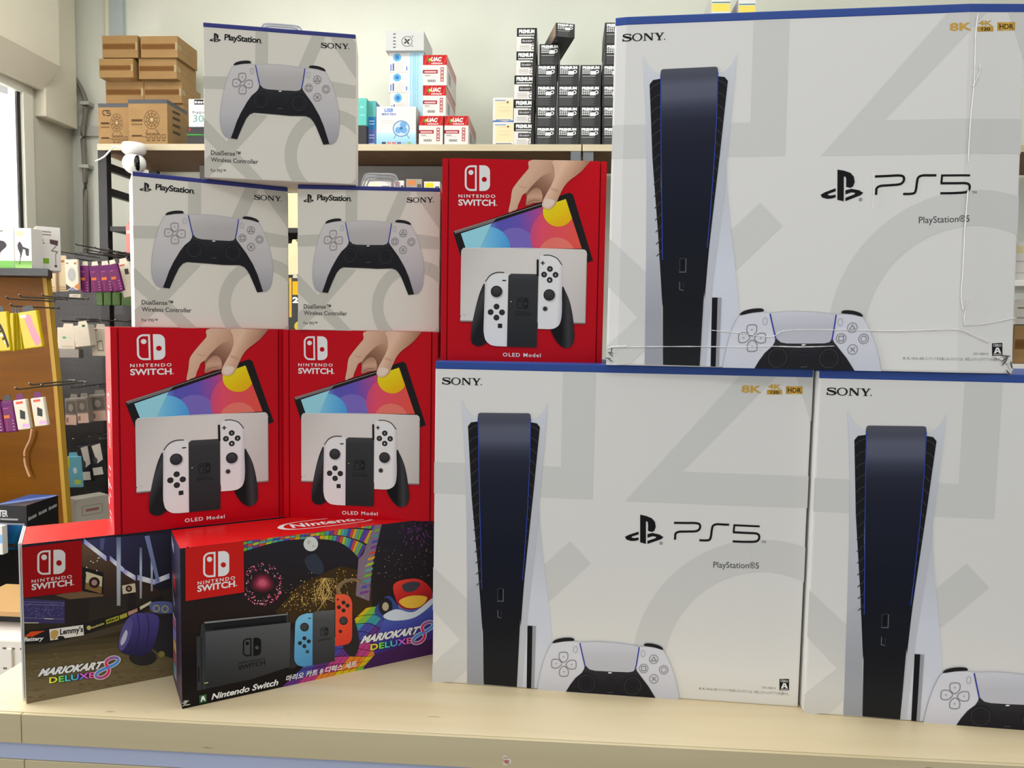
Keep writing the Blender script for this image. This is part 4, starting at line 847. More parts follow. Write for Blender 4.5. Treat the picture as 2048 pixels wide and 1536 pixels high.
# large console cartons
def large_carton(name, label, x, y, z, yaw):
    t = thing(name, label, 'console box', (x, y, box_at(z)), yaw, 'large white console boxes')
    obj('carton', bx(0, PW, 0, PD, 0, PH, .0022), M_WCARD, t)
    b = bx(.0003, PW - .0003, -.0005, PD + .0005, PH - .0088, PH + .0004, .0012); obj('blue_top_edge', b, M_BLUE, t)['label'] = 'blue top edge'
    return t
CA = console_art()
tA = large_carton('console_box', 'large white console box standing on the counter, beside the red boxes', -.09089, .88792, 0, -.11099)
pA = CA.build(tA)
tB = dup(tA, (.33745, .82741, box_at(0)), -.12182, 'large white console box on the counter at the right edge, cut by the frame')
# the top one is dented: the same carton, its face leaning back and creased
tC = thing('console_box', 'large dented white console box lying across the two lower ones', 'console box', (.10636, .85519, box_at(PH + .0008)), -.13562, 'large white console boxes')
CRX = [(.385, 0), (.376, .5), (.372, 1)]
def warp(co):
    x, y, z = co
    v = z / PH; u = x / PW
    k = max(0, 1 - y / PD)
    off = z * .0493
    off -= .0125 * max(0, .118 - .02 * u - v)                                # the foot of the face flares forward below the crease
    if u > .865: off += (u - .865) / .135 * .006                             # the right end folds back behind the long crease
    if u < .03: off += (.03 - u) / .03 * .002
    return (x, y + off * k, z + x * .0101 * 0)
def cut_and_warp(o):
    me = o.data.copy(); o.data = me; bm = bmesh.new(); bm.from_mesh(me)
    for co, no in (((.865 * PW, 0, 0), (1, 0, 0)), ((0, 0, .118 * PH), (.02 / PW, 0, 1 / PH)), ((.03 * PW, 0, 0), (1, 0, 0)), ((0, PD * .5, 0), (0, 1, 0))):
        bmesh.ops.bisect_plane(bm, geom=list(bm.verts) + list(bm.edges) + list(bm.faces), plane_co=co, plane_no=no)
    for v in bm.verts: v.co = warp(v.co)
    bm.to_mesh(me); bm.free()
for ch in list(tA.children):
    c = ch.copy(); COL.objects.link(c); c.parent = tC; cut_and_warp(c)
rg = random.Random(2); bm = bmesh.new()
def ridge(pts, wd, hgt):
    pts = cr_curve(pts, 8, False); rows = []
    for i, p in enumerate(pts):
        q0, q1 = pts[max(0, i - 1)], pts[min(len(pts) - 1, i + 1)]; dx, dz = q1[0] - q0[0], q1[1] - q0[1]; l = math.hypot(dx, dz)
        k = wd * .6 * (.6 + .8 * rg.random()) * (.25 if i in (0, len(pts) - 1) else 1); nx, nz = -dz / l * k, dx / l * k
        rows.append([bm.verts.new(warp((p[0] * PW + nx * t, -h - .0016, p[1] * PH + nz * t))) for t, h in ((-1, -.0002), (0, hgt * .45 * (.6 + .6 * rg.random())), (1, -.0002))])
    for A_, B_ in zip(rows, rows[1:]):
        for k in (0, 1): bm.faces.new((A_[k], A_[k + 1], B_[k + 1], B_[k]))
def uvC(px, py): return (px - 1218) / (2040 - 1218), 1 - (py - 35 + (px - 1218) * .0) / (735 - 35)
CC = Art(1, 1, [(60, 75), (1738, 10), (25, 1465), (1680, 1495)])
uc = lambda x, y: CC.mp((x, y))
ridge([uc(1530, 60), uc(1520, 150), uc(1515, 330), uc(1500, 480), uc(1490, 650)], .0011, .0012); ridge([uc(1490, 760), uc(1478, 900), uc(1470, 1050), uc(1462, 1180), uc(1470, 1240)], .0012, .0014)
ridge([uc(1510, 350), uc(1535, 300), uc(1542, 260)], .002, .001)
ridge([uc(450, 1325), uc(560, 1335), uc(690, 1350), uc(760, 1325), uc(1000, 1322), uc(1200, 1325), uc(1400, 1318), uc(1465, 1322), uc(1520, 1345), uc(1580, 1370)], .0009, .0009)
ridge([uc(40, 1395), uc(180, 1392), uc(420, 1390), uc(560, 1392), uc(680, 1388), uc(820, 1390), uc(950, 1386)], .0009, .001)
ridge([uc(1470, 1300), uc(1560, 1295), uc(1690, 1270)], .0008, .0008); ridge([uc(1490, 1190), uc(1475, 1270), uc(1480, 1305)], .0012, .001)
ridge([uc(30, 1400), uc(60, 1392), uc(110, 1390)], .0016, .0012); ridge([uc(1600, 1425), uc(1650, 1445), uc(1676, 1480)], .002, .0014)
ridge([uc(1105, 690), uc(1108, 760), uc(1104, 840)], .0005, .0004)
obj('crease', bm, mat('scuffed_white_card', (236, 235, 234), .5), tC)['label'] = 'raised crease lines'
bm = bmesh.new()
for (cx, cz, r) in ((.004, .012, .008), (PW - .006, .010, .011)):            # crushed bottom corners with torn dark card
    for i in range(5):
        a0 = rg.random() * 3; x, z = cx + rg.uniform(-.4, .4) * r, cz + rg.uniform(-.9, .9) * r
        q = warp((x, -.0022, z)); g = bmesh.ops.create_icosphere(bm, subdivisions=1, radius=r * .16, matrix=Matrix.Translation(q) @ Matrix.Rotation(a0, 4, 'Y') @ Matrix.Diagonal((.5, .4, 3, 1)))
obj('torn_corner', bm, mat('torn_grey_card', (92, 84, 78), .8), tC)

# red console cartons
def red_profile(W, D, s=.0068, g=.0016, rec=.0012):
    return [(0, rec), (s, rec), (s, .005), (s + g, .005), (s + g, 0), (W - s - g, 0), (W - s - g, .005), (W - s, .005), (W - s, rec), (W, rec), (W, D), (0, D)]
tD = thing('red_console_box', 'red console box standing on the white box, right of the controller boxes', 'console box', (-.08757, .91568, box_at(PH)), .01591, 'red console boxes')
obj('carton', prism(red_profile(OW, OD), 0, OH), M_RED, tD)
RA = red_art(); RA.build(tD, mt=M_GLOSS)
red_side_art().build(tD, lambda u, v, l: (-l, OD - u, v), M_GLOSS)
tE = dup(tD, (-.45920, .86110, box_at(MH)), .55312, 'red console box lower left, turned so its bright left side shows')
tF = dup(tD, (-.29110, .95558, box_at(MH)), -.03273, 'red console box between the turned red box and the white console box')

# controller cartons
def tab(t, x0, x1, hgt):
    bm = bmesh.new(); y = .03; zt = hgt
    o = cr_curve([(x0 - .004, 0), (x0 + .001, zt * .8), (x0 + .006, zt), ((x0 + x1) / 2, zt + .0005), (x1 - .006, zt), (x1 - .001, zt * .8), (x1 + .004, 0)], 6, False)
    for k, r in ((1, .0013), (.82, .0011), (.62, .001)):
        mx = (x0 + x1) / 2
        tube([(mx + (p[0] - mx) * (1 - (1 - k) * .7), y, DH + p[1] * k) for p in o], r, 6, bm)
    obj('hanging_tab_rim', bm, mat('clear_plastic_rim', (225, 228, 228), .15, trans=.35), t, smooth=True)
    mx = (x0 + x1) / 2; w_ = (x1 - x0) / 2
    bm = bmesh.new()
    out = [(-w_ * .95, 0), (-w_ * .95, zt * .9), (-w_ * .8, zt), (w_ * .8, zt), (w_ * .95, zt * .9), (w_ * .95, 0)]
    slot = [(-w_ * .5, zt * .42), (0, zt * .66), (w_ * .5, zt * .42), (w_ * .5, zt * .3), (-w_ * .5, zt * .3)]
    loops = [[Vector((p[0], p[1], 0)) for p in out], [Vector((p[0], p[1], 0)) for p in slot]]
    fl = [p for l in loops for p in l]; vs = [bm.verts.new((mx + p.x, y, DH + p.y)) for p in fl]
    for tr in tessellate_polygon(loops): bm.faces.new([vs[i] for i in tr])
    bmesh.ops.solidify(bm, geom=list(bm.faces), thickness=.0004)
    obj('hanging_tab', bm, mat('clear_plastic_sheet', (255, 255, 255), .08, trans=1, spec=.5, alpha=.45), t)
M_DCARD = mat('warm_white_carton_card', (236, 231, 219), .45, spec=.3, bump=.03, nscale=60, stretch=(1, 1, .05))
tH = thing('controller_box', 'white controller box on the turned red box, under the topmost controller box', 'controller box', (-.44348, .88613, box_at(MH + OH)), .50995, 'white controller boxes')
obj('carton', bx(0, DW, 0, DD, 0, DH, .0012), M_DCARD, tH)
obj('blue_top_edge', bx(.0004, DW - .0004, -.0004, DD + .0004, DH - .005, DH + .0003, .001), M_NAVY, tH)['label'] = 'dark blue top edge'
DA = pad_carton_art(); DA.build(tH)
tI = dup(tH, (-.27083, .95127, box_at(MH + OH)), .0272, 'white controller box squeezed between another controller box and a red box')
tG = dup(tH, (-.37205, .91665, box_at(MH + OH + DH + .0006)), .16572, 'topmost white controller box, standing across the two below')
tab(tG, .062, .110, .0155); tab(tI, .076, .120, .021)

# black bundle carton and racing carton
tK = thing('black_console_box', 'black console bundle box with a colourful racing picture, in front on the counter', 'console box', (POSE_K[0], POSE_K[1], Z0), POSE_K[3])
bm = prism(red_profile(MW, MD, .0076, .0012, .001), 0, MH)
o = obj('carton', bm, [M_BLK, M_REDT], tK)
for p in o.data.polygons:
    if p.normal.z > .9: p.material_index = 1
bundle_art().build(tK, mt=M_GLOSS); bundle_side_art().build(tK, lambda u, v, l: (-l, MD - u, v), M_GLOSS)
bundle_top_art().build(tK, lambda u, v, l: (u, v, MH + l), M_GLOSS)
bm = bmesh.new()
for i in range(7):
    bmesh.ops.create_icosphere(bm, subdivisions=1, radius=.0016, matrix=Matrix.Translation((rg.uniform(-.0005, .006), rg.uniform(-.0006, .001), rg.uniform(0.001, .009))) @ Matrix.Rotation(rg.random() * 3, 4, 'Y') @ Matrix.Diagonal((.5, .3, 2, 1)))
obj('scuffed_corner', bm, mat('torn_white_card', (190, 186, 180), .8), tK)
tJ = thing('racing_console_box', 'red and brown console box with stadium picture, leftmost on the counter', 'console box', (POSE_J[0], POSE_J[1], Z0), POSE_J[3])
bm = bx(0, MW, 0, MD, 0, MH, .0008)
o = obj('carton', bm, [mat('white_carton_end', (236, 234, 230), .5), M_REDT], tJ)
for p in o.data.polygons:
    if p.normal.z > .9: p.material_index = 1
bm = bmesh.new(); add_box(bm, -.0016, -.0002, .002, MD * .98, MH * .01, MH + .0012); add_box(bm, -.0034, -.002, .0, MD * .99, MH * .02, MH + .0016)
obj('end_flap', bm, MATS['white_carton_end'], tJ)
racing_art().build(tJ, mt=M_GLOSS)

# ------------------------------------------------------------------ wall shelves and what stands on them
DS = 3.0                                                   # front edge of the shelves, from the camera
ZS = onplane(700, 288, DS)[1]                              # top of the upper shelf
M_BOARD = wood('pale_maple_shelf', (196, 184, 156), (180, 166, 138), 1.6, .5)
PK = .92                                    # the shelf goods hang in brighter light than the counter boxes
M_CARD = mat('brown_cardboard', (142, 110, 66), .6, noise=.06, nscale=14, stretch=(1, 1, 4))
seam = onplane(1164, 296, DS)[0]; sl0 = onplane(194, 296, DS)[0]
sh = thing('shelf_unit', 'pale wooden wall shelf on black legs, its top full of small cartons', 'shelf', P(sl0, DS, 0), AY)
def board(W, t):
    o = obj('shelf_board', bx(0, W, 0, .42, ZS - .026, ZS, .001), [M_BOARD, mat('shaded_board_underside', (116, 88, 60), .7, noise=.08, nscale=30)], t)  # second material paints the shade under the board as a darker brown
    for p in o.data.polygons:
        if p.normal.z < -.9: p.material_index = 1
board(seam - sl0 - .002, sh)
for k, (u, v) in enumerate(((0, 0), (0, .38), (seam - sl0 - .045, 0))):
    obj('leg', bx(u, u + .036, v + .004, v + .036, 0, ZS - .0265), M_DARK, sh)
for z_, h in ((ZS - .07, .03), (ZS - .17, .03)): obj('side_rail', bx(.008, .03, .037, .379, z_ - h, z_), M_DARK, sh)
zl = onplane(700, 456, DS)[1]
obj('lower_shelf', bx(.04, seam - sl0 - .05, .01, .38, zl - .02, zl, .001), M_DARK, sh)['label'] = 'black lower shelf'
obj('lower_panel', bx(.3, seam - sl0 - .05, .26, .275, .05, zl - .021), mat('dark_grey_panel', (70, 68, 66), .6), sh)
obj('back_panel', bx(.3, seam - sl0 - .01, .26, .275, zl + .002, ZS - .03), mat('grey_back_panel', (118, 114, 108), .6), sh)
sh2 = thing('shelf_unit', 'second wooden wall shelf with grey legs, mostly behind the dented console box', 'shelf', P(seam + .002, DS, 0), AY)
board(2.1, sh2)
M_GLEG = mat('grey_painted_steel', (98, 102, 106), .4)
for u, v in ((0.003, 0), (2.0, 0), (2.0, .38), (.003, .38)): obj('leg', bx(u, u + .04, v + .004, v + .036, 0, ZS - .0265), M_GLEG, sh2)
obj('leg', bx(seam - sl0 - .043, seam - sl0 - .004, .001, .0035, zl + .01, ZS - .027), M_GLEG, sh)['label'] = 'grey steel post'

def carton(name, label, cat, px, zb, d, depth, material, arts=(), group=None, rz=0, top=None, mt=None, bev=.001, part='carton'):
    """a box whose front spans the measured columns px=(x0,x1) at distance d, standing on height zb; top = measured top row"""
    xm, ytop = (px[0] + px[1]) / 2, top
    s0 = onplane(px[0], ytop, d)[0]; s1 = onplane(px[1], ytop, d)[0]; zt = onplane(xm, ytop, d)[1]
    W, H = s1 - s0, zt - zb
    t = thing(name, label, cat, P(s0, d, zb), AY + rz, group)
    obj(part, bx(0, W, 0, depth, 0, H, bev), material, t)
    for fn, face in arts:
        a = Art(W if face == 'front' else depth, H); fn(a)
        if face == 'front': a.build(t, mt=mt)
        elif face == 'right': a.build(t, lambda u, v, l: (W + l, u, v), mt)
        elif face == 'left': a.build(t, lambda u, v, l: (-l, depth - u, v), mt)
    t['h'] = H
    return t
def stack_top(t): return t.location.z + t['h']

# brown taped cartons, left
def tape(a):
    a.part('packing_tape'); a.rect(.02, .36, .98, .62, (112, 78, 38), 1, grad=(((.0, .36), (.0, .62)), [(0, (120, 84, 44)), (.5, (104, 70, 34)), (1, (116, 82, 42))]))
    a.rect(.93, .3, .985, .66, (168, 148, 112), 2)
def side_print(a):
    a.part('side_print'); rnd = random.Random(4)
    for i in range(12): x, y = rnd.uniform(.04, .7), rnd.uniform(.3, .8); a.line([(x, y), (x + rnd.uniform(.05, .25), y + .02)], .02, (120, 100, 66), 1)
    a.rect(.0, .36, .2, .6, (160, 144, 110), 1)
def fan_carton(a):
    D = (78, 58, 34)
    a.part('grey_top_tape'); a.rect(0, 0, 1, .09, (84, 86, 92), 1)
    a.part('fan_drawing')
    for r in (.23, .16, .09): a.ring(.60, .45, r * .82, r * .82 + .012, D, 1, k=1.05, n=28)
    for i in range(10): t = i * .628; a.line([(.60 + .05 * math.cos(t), .45 + .05 * math.sin(t)), (.60 + .18 * math.cos(t + .4), .45 + .19 * math.sin(t + .4))], .012, D, 1)
    a.circ(.60, .45, .025, (186, 170, 140), 2); a.line([(.5, .66), (.44, .76), (.78, .76), (.7, .66)], .014, D, 1)
    a.part('carton_lettering')
    a.rect(.08, .44, .36, .49, D, 1); a.bars((.08, .57), (.36, .57), .035, 7, D, 1)
    a.rect(.08, .79, .34, .83, D, 1); a.line([(.34, .82), (.46, .84)], .012, D, 1)
    for i in range(4): a.line([(.47 + i * .13, .78), (.55 + i * .13, .78), (.55 + i * .13, .86), (.47 + i * .13, .86)], .014, D, 1, True); a.rect(.47 + i * .13, .90, .55 + i * .13, .92, D, 1)
def fan_carton_mark(a):
    fan_carton(a); D = (60, 44, 28)
    a.part('carton_mark'); a.cline([(.34, .17), (.18, .17), (.15, .22), (.18, .27), (.24, .27)], .025, D, 1); a.cline([(.40, .17), (.30, .18), (.30, .22), (.40, .23), (.38, .28), (.27, .28)], .025, D, 1)
def side_dark(a):
    a.part('side_lettering')
    for y in (.2, .34, .5, .66): a.line([(.25, y), (.62, y - .02)], .06, (70, 52, 30), 1)
    a.rect(0, 0, 1, .09, (84, 86, 92), 1)
GC = 'taped brown cartons on the left of the shelf'
f1 = carton('fan_carton', 'brown printed fan carton with a dark mark, leftmost on the shelf', 'carton', (196, 257), ZS, 3.04, .13, M_CARD, [(fan_carton_mark, 'front')], 'brown fan cartons', top=207)
f2 = carton('fan_carton', 'brown printed fan carton showing a dark lettered side, beside the leftmost one', 'carton', (256, 334), ZS, 3.01, .165, M_CARD, [(fan_carton, 'front'), (side_dark, 'right')], 'brown fan cartons', top=199)
zt3 = onplane(290, 208, 3.19)[1]
for (x0, x1), lb in (((205, 285), 'brown carton hidden low at the back behind the leftmost fan carton'), ((287, 366), 'brown carton low at the back, its dark edge beside the small white box')):
    b = carton('brown_carton', lb, 'carton', (x0, x1), ZS, 3.19, .16, M_CARD, [(tape, 'front')], GC, top=208)
zb = stack_top(b)
c3a = carton('brown_carton', 'brown taped carton in the third row down, left of the pair', 'carton', (211, 287), zb + .0005, 3.18, .17, M_CARD, [(tape, 'front')], GC, top=163)
c3b = carton('brown_carton', 'brown taped carton in the third row down, right of the pair', 'carton', (288, 363), zb + .0005, 3.18, .17, M_CARD, [(tape, 'front'), (side_print, 'right')], GC, top=163)
zb = max(stack_top(c3a), stack_top(c3b)) + .0005
c2a = carton('brown_carton', 'brown taped carton in the second row down, jutting out at the left', 'carton', (198, 266), zb, 3.13, .16, M_CARD, [(tape, 'front')], GC, top=117)
c2b = carton('brown_carton', 'brown taped carton in the second row down, right of the jutting one', 'carton', (277, 353), zb, 3.15, .17, M_CARD, [(tape, 'front'), (side_print, 'right')], GC, top=117)
zb = max(stack_top(c2a), stack_top(c2b)) + .0005
c1a = carton('brown_carton', 'brown taped carton on top of the pile at the left', 'carton', (204, 275), zb, 3.14, .16, M_CARD, [(tape, 'front')], GC, top=71)
c1b = carton('brown_carton', 'brown taped carton on top of the pile at the right, with a bright tape glint', 'carton', (281, 355), zb, 3.14, .17, M_CARD, [(tape, 'front'), (side_print, 'right')], GC, top=72)
M_FC2 = mat('white_speaker_card', (212, 210, 208), .45, spec=.2)
def h300(a):
    a.part('carton_lettering'); a.rect(.18, .02, 1, .2, (34, 32, 32), 1); a.bars((.2, .16), (1.0, .16), .1, 9, (225, 225, 225))
    a.text('hyper', (.13, .52), (.66, .52), .1, (60, 60, 62), 1); a.text('300', (.14, .82), (.66, .82), .24, (90, 150, 136), 1)
bk = carton('black_product_box', 'black product box with a green line under the small white box', 'box', (373, 425), ZS, 3.03, .12, mat('dark_printed_card', (44, 42, 42), .4), [(lambda a: (a.part('green_line'), a.rect(0, .38, 1, .45, (60, 140, 60), 1), a.circ(.12, .14, .04, (170, 40, 40), 1, ry=.08)), 'front')], top=254)
carton('white_product_box', 'white speaker box with black band and teal number, on a black box', 'box', (377, 440), stack_top(bk) + .0005, 3.03, .1, M_FC2, [(h300, 'front')], top=198)

# teal and blue boxes, fan boxes, middle
carton('black_product_box', 'black box low beside the topmost controller box', 'box', (705, 733), ZS, 3.03, .1, mat('dark_printed_card', (44, 42, 42)), top=251)
tl = bpy.data.objects['black_product_box.001']
carton('teal_product_box', 'glossy teal box standing on the black box', 'box', (705, 733), stack_top(tl) + .0005, 3.03, .1, mat('teal_card', (90, 178, 168), .25), [(lambda a: (a.part('printing'), a.rect(.55, .3, .8, .36, (150, 210, 200), 1), a.rect(.5, .6, .9, .64, (140, 205, 195), 1)), 'front')], top=196)
def blue_box(a):
    a.part('printing'); a.rect(0, 0, 1, .34, (96, 176, 170), 1); a.rect(0, .34, 1, .6, (46, 128, 188), 1); a.rect(0, .6, 1, 1, (96, 114, 180), 1)
    for y in (.42, .48, .72, .78, .9): a.rect(.2, y, .8, y + .02, (200, 214, 230), 2)
carton('blue_product_box', 'teal and blue box beside the white fan box', 'box', (735, 752), ZS, 3.06, .12, mat('blue_card', (70, 120, 180), .4), [(blue_box, 'front')], top=202)
M_FC = mat('white_fan_card', (206, 204, 202), .45, spec=.2)
def usb_fan(a):
    a.part('fan_drawing'); B = (110, 160, 205)
    a.rect(0, .62, 1, 1, (160, 204, 226), 1, grad=(((0, .62), (0, 1)), [(0, (222, 222, 222)), (.3, (176, 210, 226)), (1, (140, 190, 218))]))
    a.ring(.63, .58, .19, .215, (96, 130, 170), 2, n=32); a.circ(.63, .58, .19, (190, 206, 220), 2)
    for x, y in ((.56, .62), (.68, .48), (.70, .62)): a.circ(x, y, .085, B, 3)
    a.circ(.63, .57, .04, (70, 110, 160), 4); a.line([(.5, .74), (.44, .84)], .018, (90, 130, 170), 3); a.line([(.77, .74), (.84, .84)], .018, (90, 130, 170), 3)
    a.part('carton_lettering'); a.text('USB', (.2, .14), (.42, .14), .09, (90, 130, 205), 2, bold=.04, shear=.2); a.text('MINI FAN', (.13, .23), (.5, .23), .06, (90, 120, 180), 2, bold=.03, shear=.2)
    for y in (.36, .42): a.rect(.12, y, .42, y + .015, (196, 190, 190), 2)
    for i, c in enumerate(((60, 60, 64), (220, 120, 100), (200, 110, 120), (90, 96, 120), (150, 180, 200), (150, 170, 110))): a.rect(.14 + i * .13, .93, .24 + i * .13, .98, c, 3)
carton('fan_box', 'white and pale blue small fan box standing in front of the fan box stack', 'box', (753, 832), ZS, 3.01,   .09, M_FC, [(usb_fan, 'front')], 'small fan boxes', top=213)
def fan_side(a):
    a.part('printing'); a.rect(.55, 0, 1, 1, (170, 210, 226), 1, grad=(((.55, 0), (1, 0)), [(0, (214, 220, 224)), (.4, (160, 206, 224)), (1, (190, 220, 230))]))
    for x in (.62, .7, .76, .83): a.rect(x, .05, x + .02, .95, (140, 190, 214), 2)
    a.circ(.24, .25, .12, (100, 170, 210), 2, ry=.2); a.circ(.24, .25, .06, (60, 120, 180), 3, ry=.1); a.rect(.04, .6, .08, .92, (100, 130, 200), 2); a.rect(.11, .55, .15, .92, (80, 90, 130), 2)
    for x in (.2, .26, .32, .38): a.rect(x, .5, x + .015, .92, (210, 190, 180), 2)
    a.rect(.5, .7, .54, .9, (110, 140, 210), 2)
zb = ZS; lbs = ['fan box lying at the foot of the stack, hidden by the standing fan box', 'white fan box third down in the stack', 'white fan box second down in the stack with a blue fan picture', 'white fan box just under the grey fan box']
for (x0, x1, tp), lb in zip(((780, 846, 229), (780, 846, 185), (778, 846, 145), (778, 847, 105)), lbs):
    b = carton('fan_box', lb, 'box', (x0, x1), zb, 3.12, .16, M_FC, [(fan_side, 'front')], 'small fan boxes', top=tp); zb = stack_top(b) + .0005
def grey_fan(a):
    a.part('fan_drawing'); K = (60, 60, 60)
    a.ring(.56, .53, .125, .14, K, 1, k=1.9, n=30)
    for i in range(4): t = .5 + i * 1.571; a.curve([(.56, .53), (.56 + .06 * math.cos(t), .53 + .12 * math.sin(t)), (.56 + .1 * math.cos(t + .5), .53 + .19 * math.sin(t + .5)), (.56 + .05 * math.cos(t + .9), .53 + .1 * math.sin(t + .9))], K, 2, n=3)
    a.line([(.62, .28), (.72, .25), (.69, .36)], .012, K, 1); a.line([(.62, .78), (.72, .8), (.69, .7)], .012, K, 1)
    for y in (.12, .3, .48, .64, .8): a.rect(.2, y, .27, y + .06, (96, 96, 98), 1)
carton('fan_box', 'pale grey fan box on top of the stack with a black fan drawing', 'box', (771, 848), zb, 3.1, .2, mat('pale_grey_card', (186, 186, 184), .45), [(grey_fan, 'front')], 'small fan boxes', top=62)
def uac(a):
    R = (178, 34, 36); a.part('red_band'); a.rect(0, 0, 1, .33, R, 1)
    for i in range(5): a.poly([(.02 + i * .2, .33), (.1 + i * .2, .33), (.24 + i * .2, 0), (.18 + i * .2, 0)], (196, 60, 56), 2)
    a.text('UAC', (.34, .2), (.78, .2), .13, (240, 230, 226), 3, bold=.05, shear=.2); a.bars((.36, .3), (.82, .3), .06, 7, (230, 210, 206), 3); a.circ(.26, .17, .07, (90, 130, 60), 3); a.circ(.3, .15, .04, (225, 200, 70), 4)
    a.part('printing'); a.rect(0, .49, .62, .61, (150, 34, 46), 1); a.rect(.07, .53, .56, .58, (226, 180, 180), 2)
    for y in (.42, .54, .66, .78): a.line([(.75, y), (.86, y), (.86, y + .08), (.75, y + .08)], .03, (170, 70, 66), 1, True)
    a.rect(.08, .66, .3, .68, (110, 104, 104), 1); a.rect(.08, .71, .5, .72, (190, 180, 180), 1)
    for i in range(12): a.rect(.2 + i * .028, .81, .212 + i * .028 + (i % 3) * .004, .89, (70, 66, 64), 1)
def uac_side(a):
    a.part('side_stripe'); a.rect(0, 0, 1, .33, (196, 150, 144), 1); a.rect(.16, .42, .42, .82, (150, 150, 150), 1)
M_WB = mat('white_product_card', (206, 202, 198), .45, spec=.2)
GU = 'red and white product boxes'
u1 = carton('red_white_box', 'red and white box at the foot of the stack, left of the pair', 'box', (838, 886), ZS, 3.01, .26, M_WB, [(uac, 'front'), (uac_side, 'right')], GU, top=232)
u2 = carton('red_white_box', 'red and white box standing alone on the right of the pair', 'box', (889, 937), ZS, 3.01, .26, M_WB, [(uac, 'front'), (uac_side, 'right')], GU, top=232)
zb = stack_top(u1) + .0005
u3 = carton('red_white_box', 'red and white box second from the top of its stack', 'box', (846, 892), zb, 3.012, .26, M_WB, [(uac, 'front'), (uac_side, 'right')], GU, top=171)
u4 = carton('red_white_box', 'red and white box topmost of its stack, with a yellowish glare', 'box', (846, 894), stack_top(u3) + .0005, 3.012, .26, M_WB, [(uac, 'front'), (uac_side, 'right')], GU, top=110)
u4['label'] = 'red and white box topmost of its stack, beside the fan boxes'

# cream boxes, white-and-black boxes and black boxes, right
def cream(a):
    a.part('printing'); a.rect(.12, .1, .98, .86, (226, 208, 168), 1); a.rect(.1, .1, .62, .14, (110, 140, 190), 2); a.circ(.72, .2, .05, (90, 84, 78), 2)
    for y in (.22, .4, .52, .58): a.rect(.3, y, .86, y + .015, (196, 176, 140), 2)
    a.rect(.15, .9, .9, .94, (120, 120, 124), 2)
    a.curve([(0, 1), (0, .95), (.3, .95), (.6, .98), (1, .94), (1, 1)], (60, 110, 180), 2, n=4)
k1 = carton('cream_box', 'cream and white box at the left of the black boxes, the lower one', 'box', (986, 1028), ZS, 3.02, .2, M_WB, [(cream, 'front')], 'cream boxes', top=244)
carton('cream_box', 'cream and white box on top of the other cream one', 'box', (986, 1027), stack_top(k1) + .0005, 3.02, .2, M_WB, [(cream, 'front')], 'cream boxes', top=195)
def premium_white(a):
    a.part('black_header'); a.rect(0, 0, 1, .37, (34, 33, 33), 1); a.text('PREMIUM', (.1, .22), (.88, .22), .16, (236, 236, 236), 2, bold=.05); a.rect(.1, .28, .88, .33, (206, 206, 206), 2)
    a.part('printing'); a.rect(.22, .45, .85, .66, (50, 50, 52), 1); a.bars((.28, .6), (.8, .6), .1, 6, (160, 160, 160))
    a.rect(.86, .37, 1, 1, (44, 44, 46), 1)
    for y in (.44, .64, .86): a.ring(.8, y, .06, .085, (60, 58, 56), 3, n=18)
    for y in (.74, .79, .84, .9): a.rect(.15, y, .64, y + .02, (160, 158, 156), 1)
zb = ZS; order = ['bottom', 'fourth from the top', 'third from the top', 'second from the top', 'topmost']
for (x0, x1, tp), od in zip(((1028, 1068, 246), (1028, 1068, 199), (1029, 1070, 151), (1033, 1071, 103), (1034, 1074, 56)), order):
    b = carton('white_black_box', 'white box with black header in the single column, ' + od, 'box', (x0, x1), zb, 3.02, .2, M_WB, [(premium_white, 'front')], 'white boxes with black headers', top=tp); zb = stack_top(b) + .0004
M_BB = mat('black_product_card', (46, 46, 47), .45, spec=.2)
def premium_black(a):
    a.part('white_header'); a.text('PREMIUM', (.1, .19), (.9, .19), .13, (236, 236, 236), 2, bold=.06)
    a.part('printing')
    for i in range(4):
        for j in range(2): a.rect(.1 + i * .095, .26 + j * .1, .165 + i * .095, .33 + j * .1, (206, 206, 206), 1)
    a.rect(.1, .215, .55, .24, (190, 190, 190), 1); a.rect(.1, .53, .72, .565, (170, 170, 170), 1)
    for y in (.62, .68, .74, .80, .86, .92): a.rect(.1, y, .74 - .1 * ((y * 50) % 2), y + .02, (104, 104, 105), 1)
    a.part('price_sticker'); a.rect(.48, .29, .75, .47, (232, 232, 232), 2); a.ring(.8, .33, .05, .09, (226, 226, 226), 2, n=20)
GB = 'black boxes with white headers'
cols = ((1072, 1113, 'first'), (1115, 1158, 'second'), (1160, 1202, 'third'), (1204, 1246, 'fourth'))
tops = (254, 213, 171, 130); rown = ('bottom row', 'second row up', 'third row up', 'fourth row up')
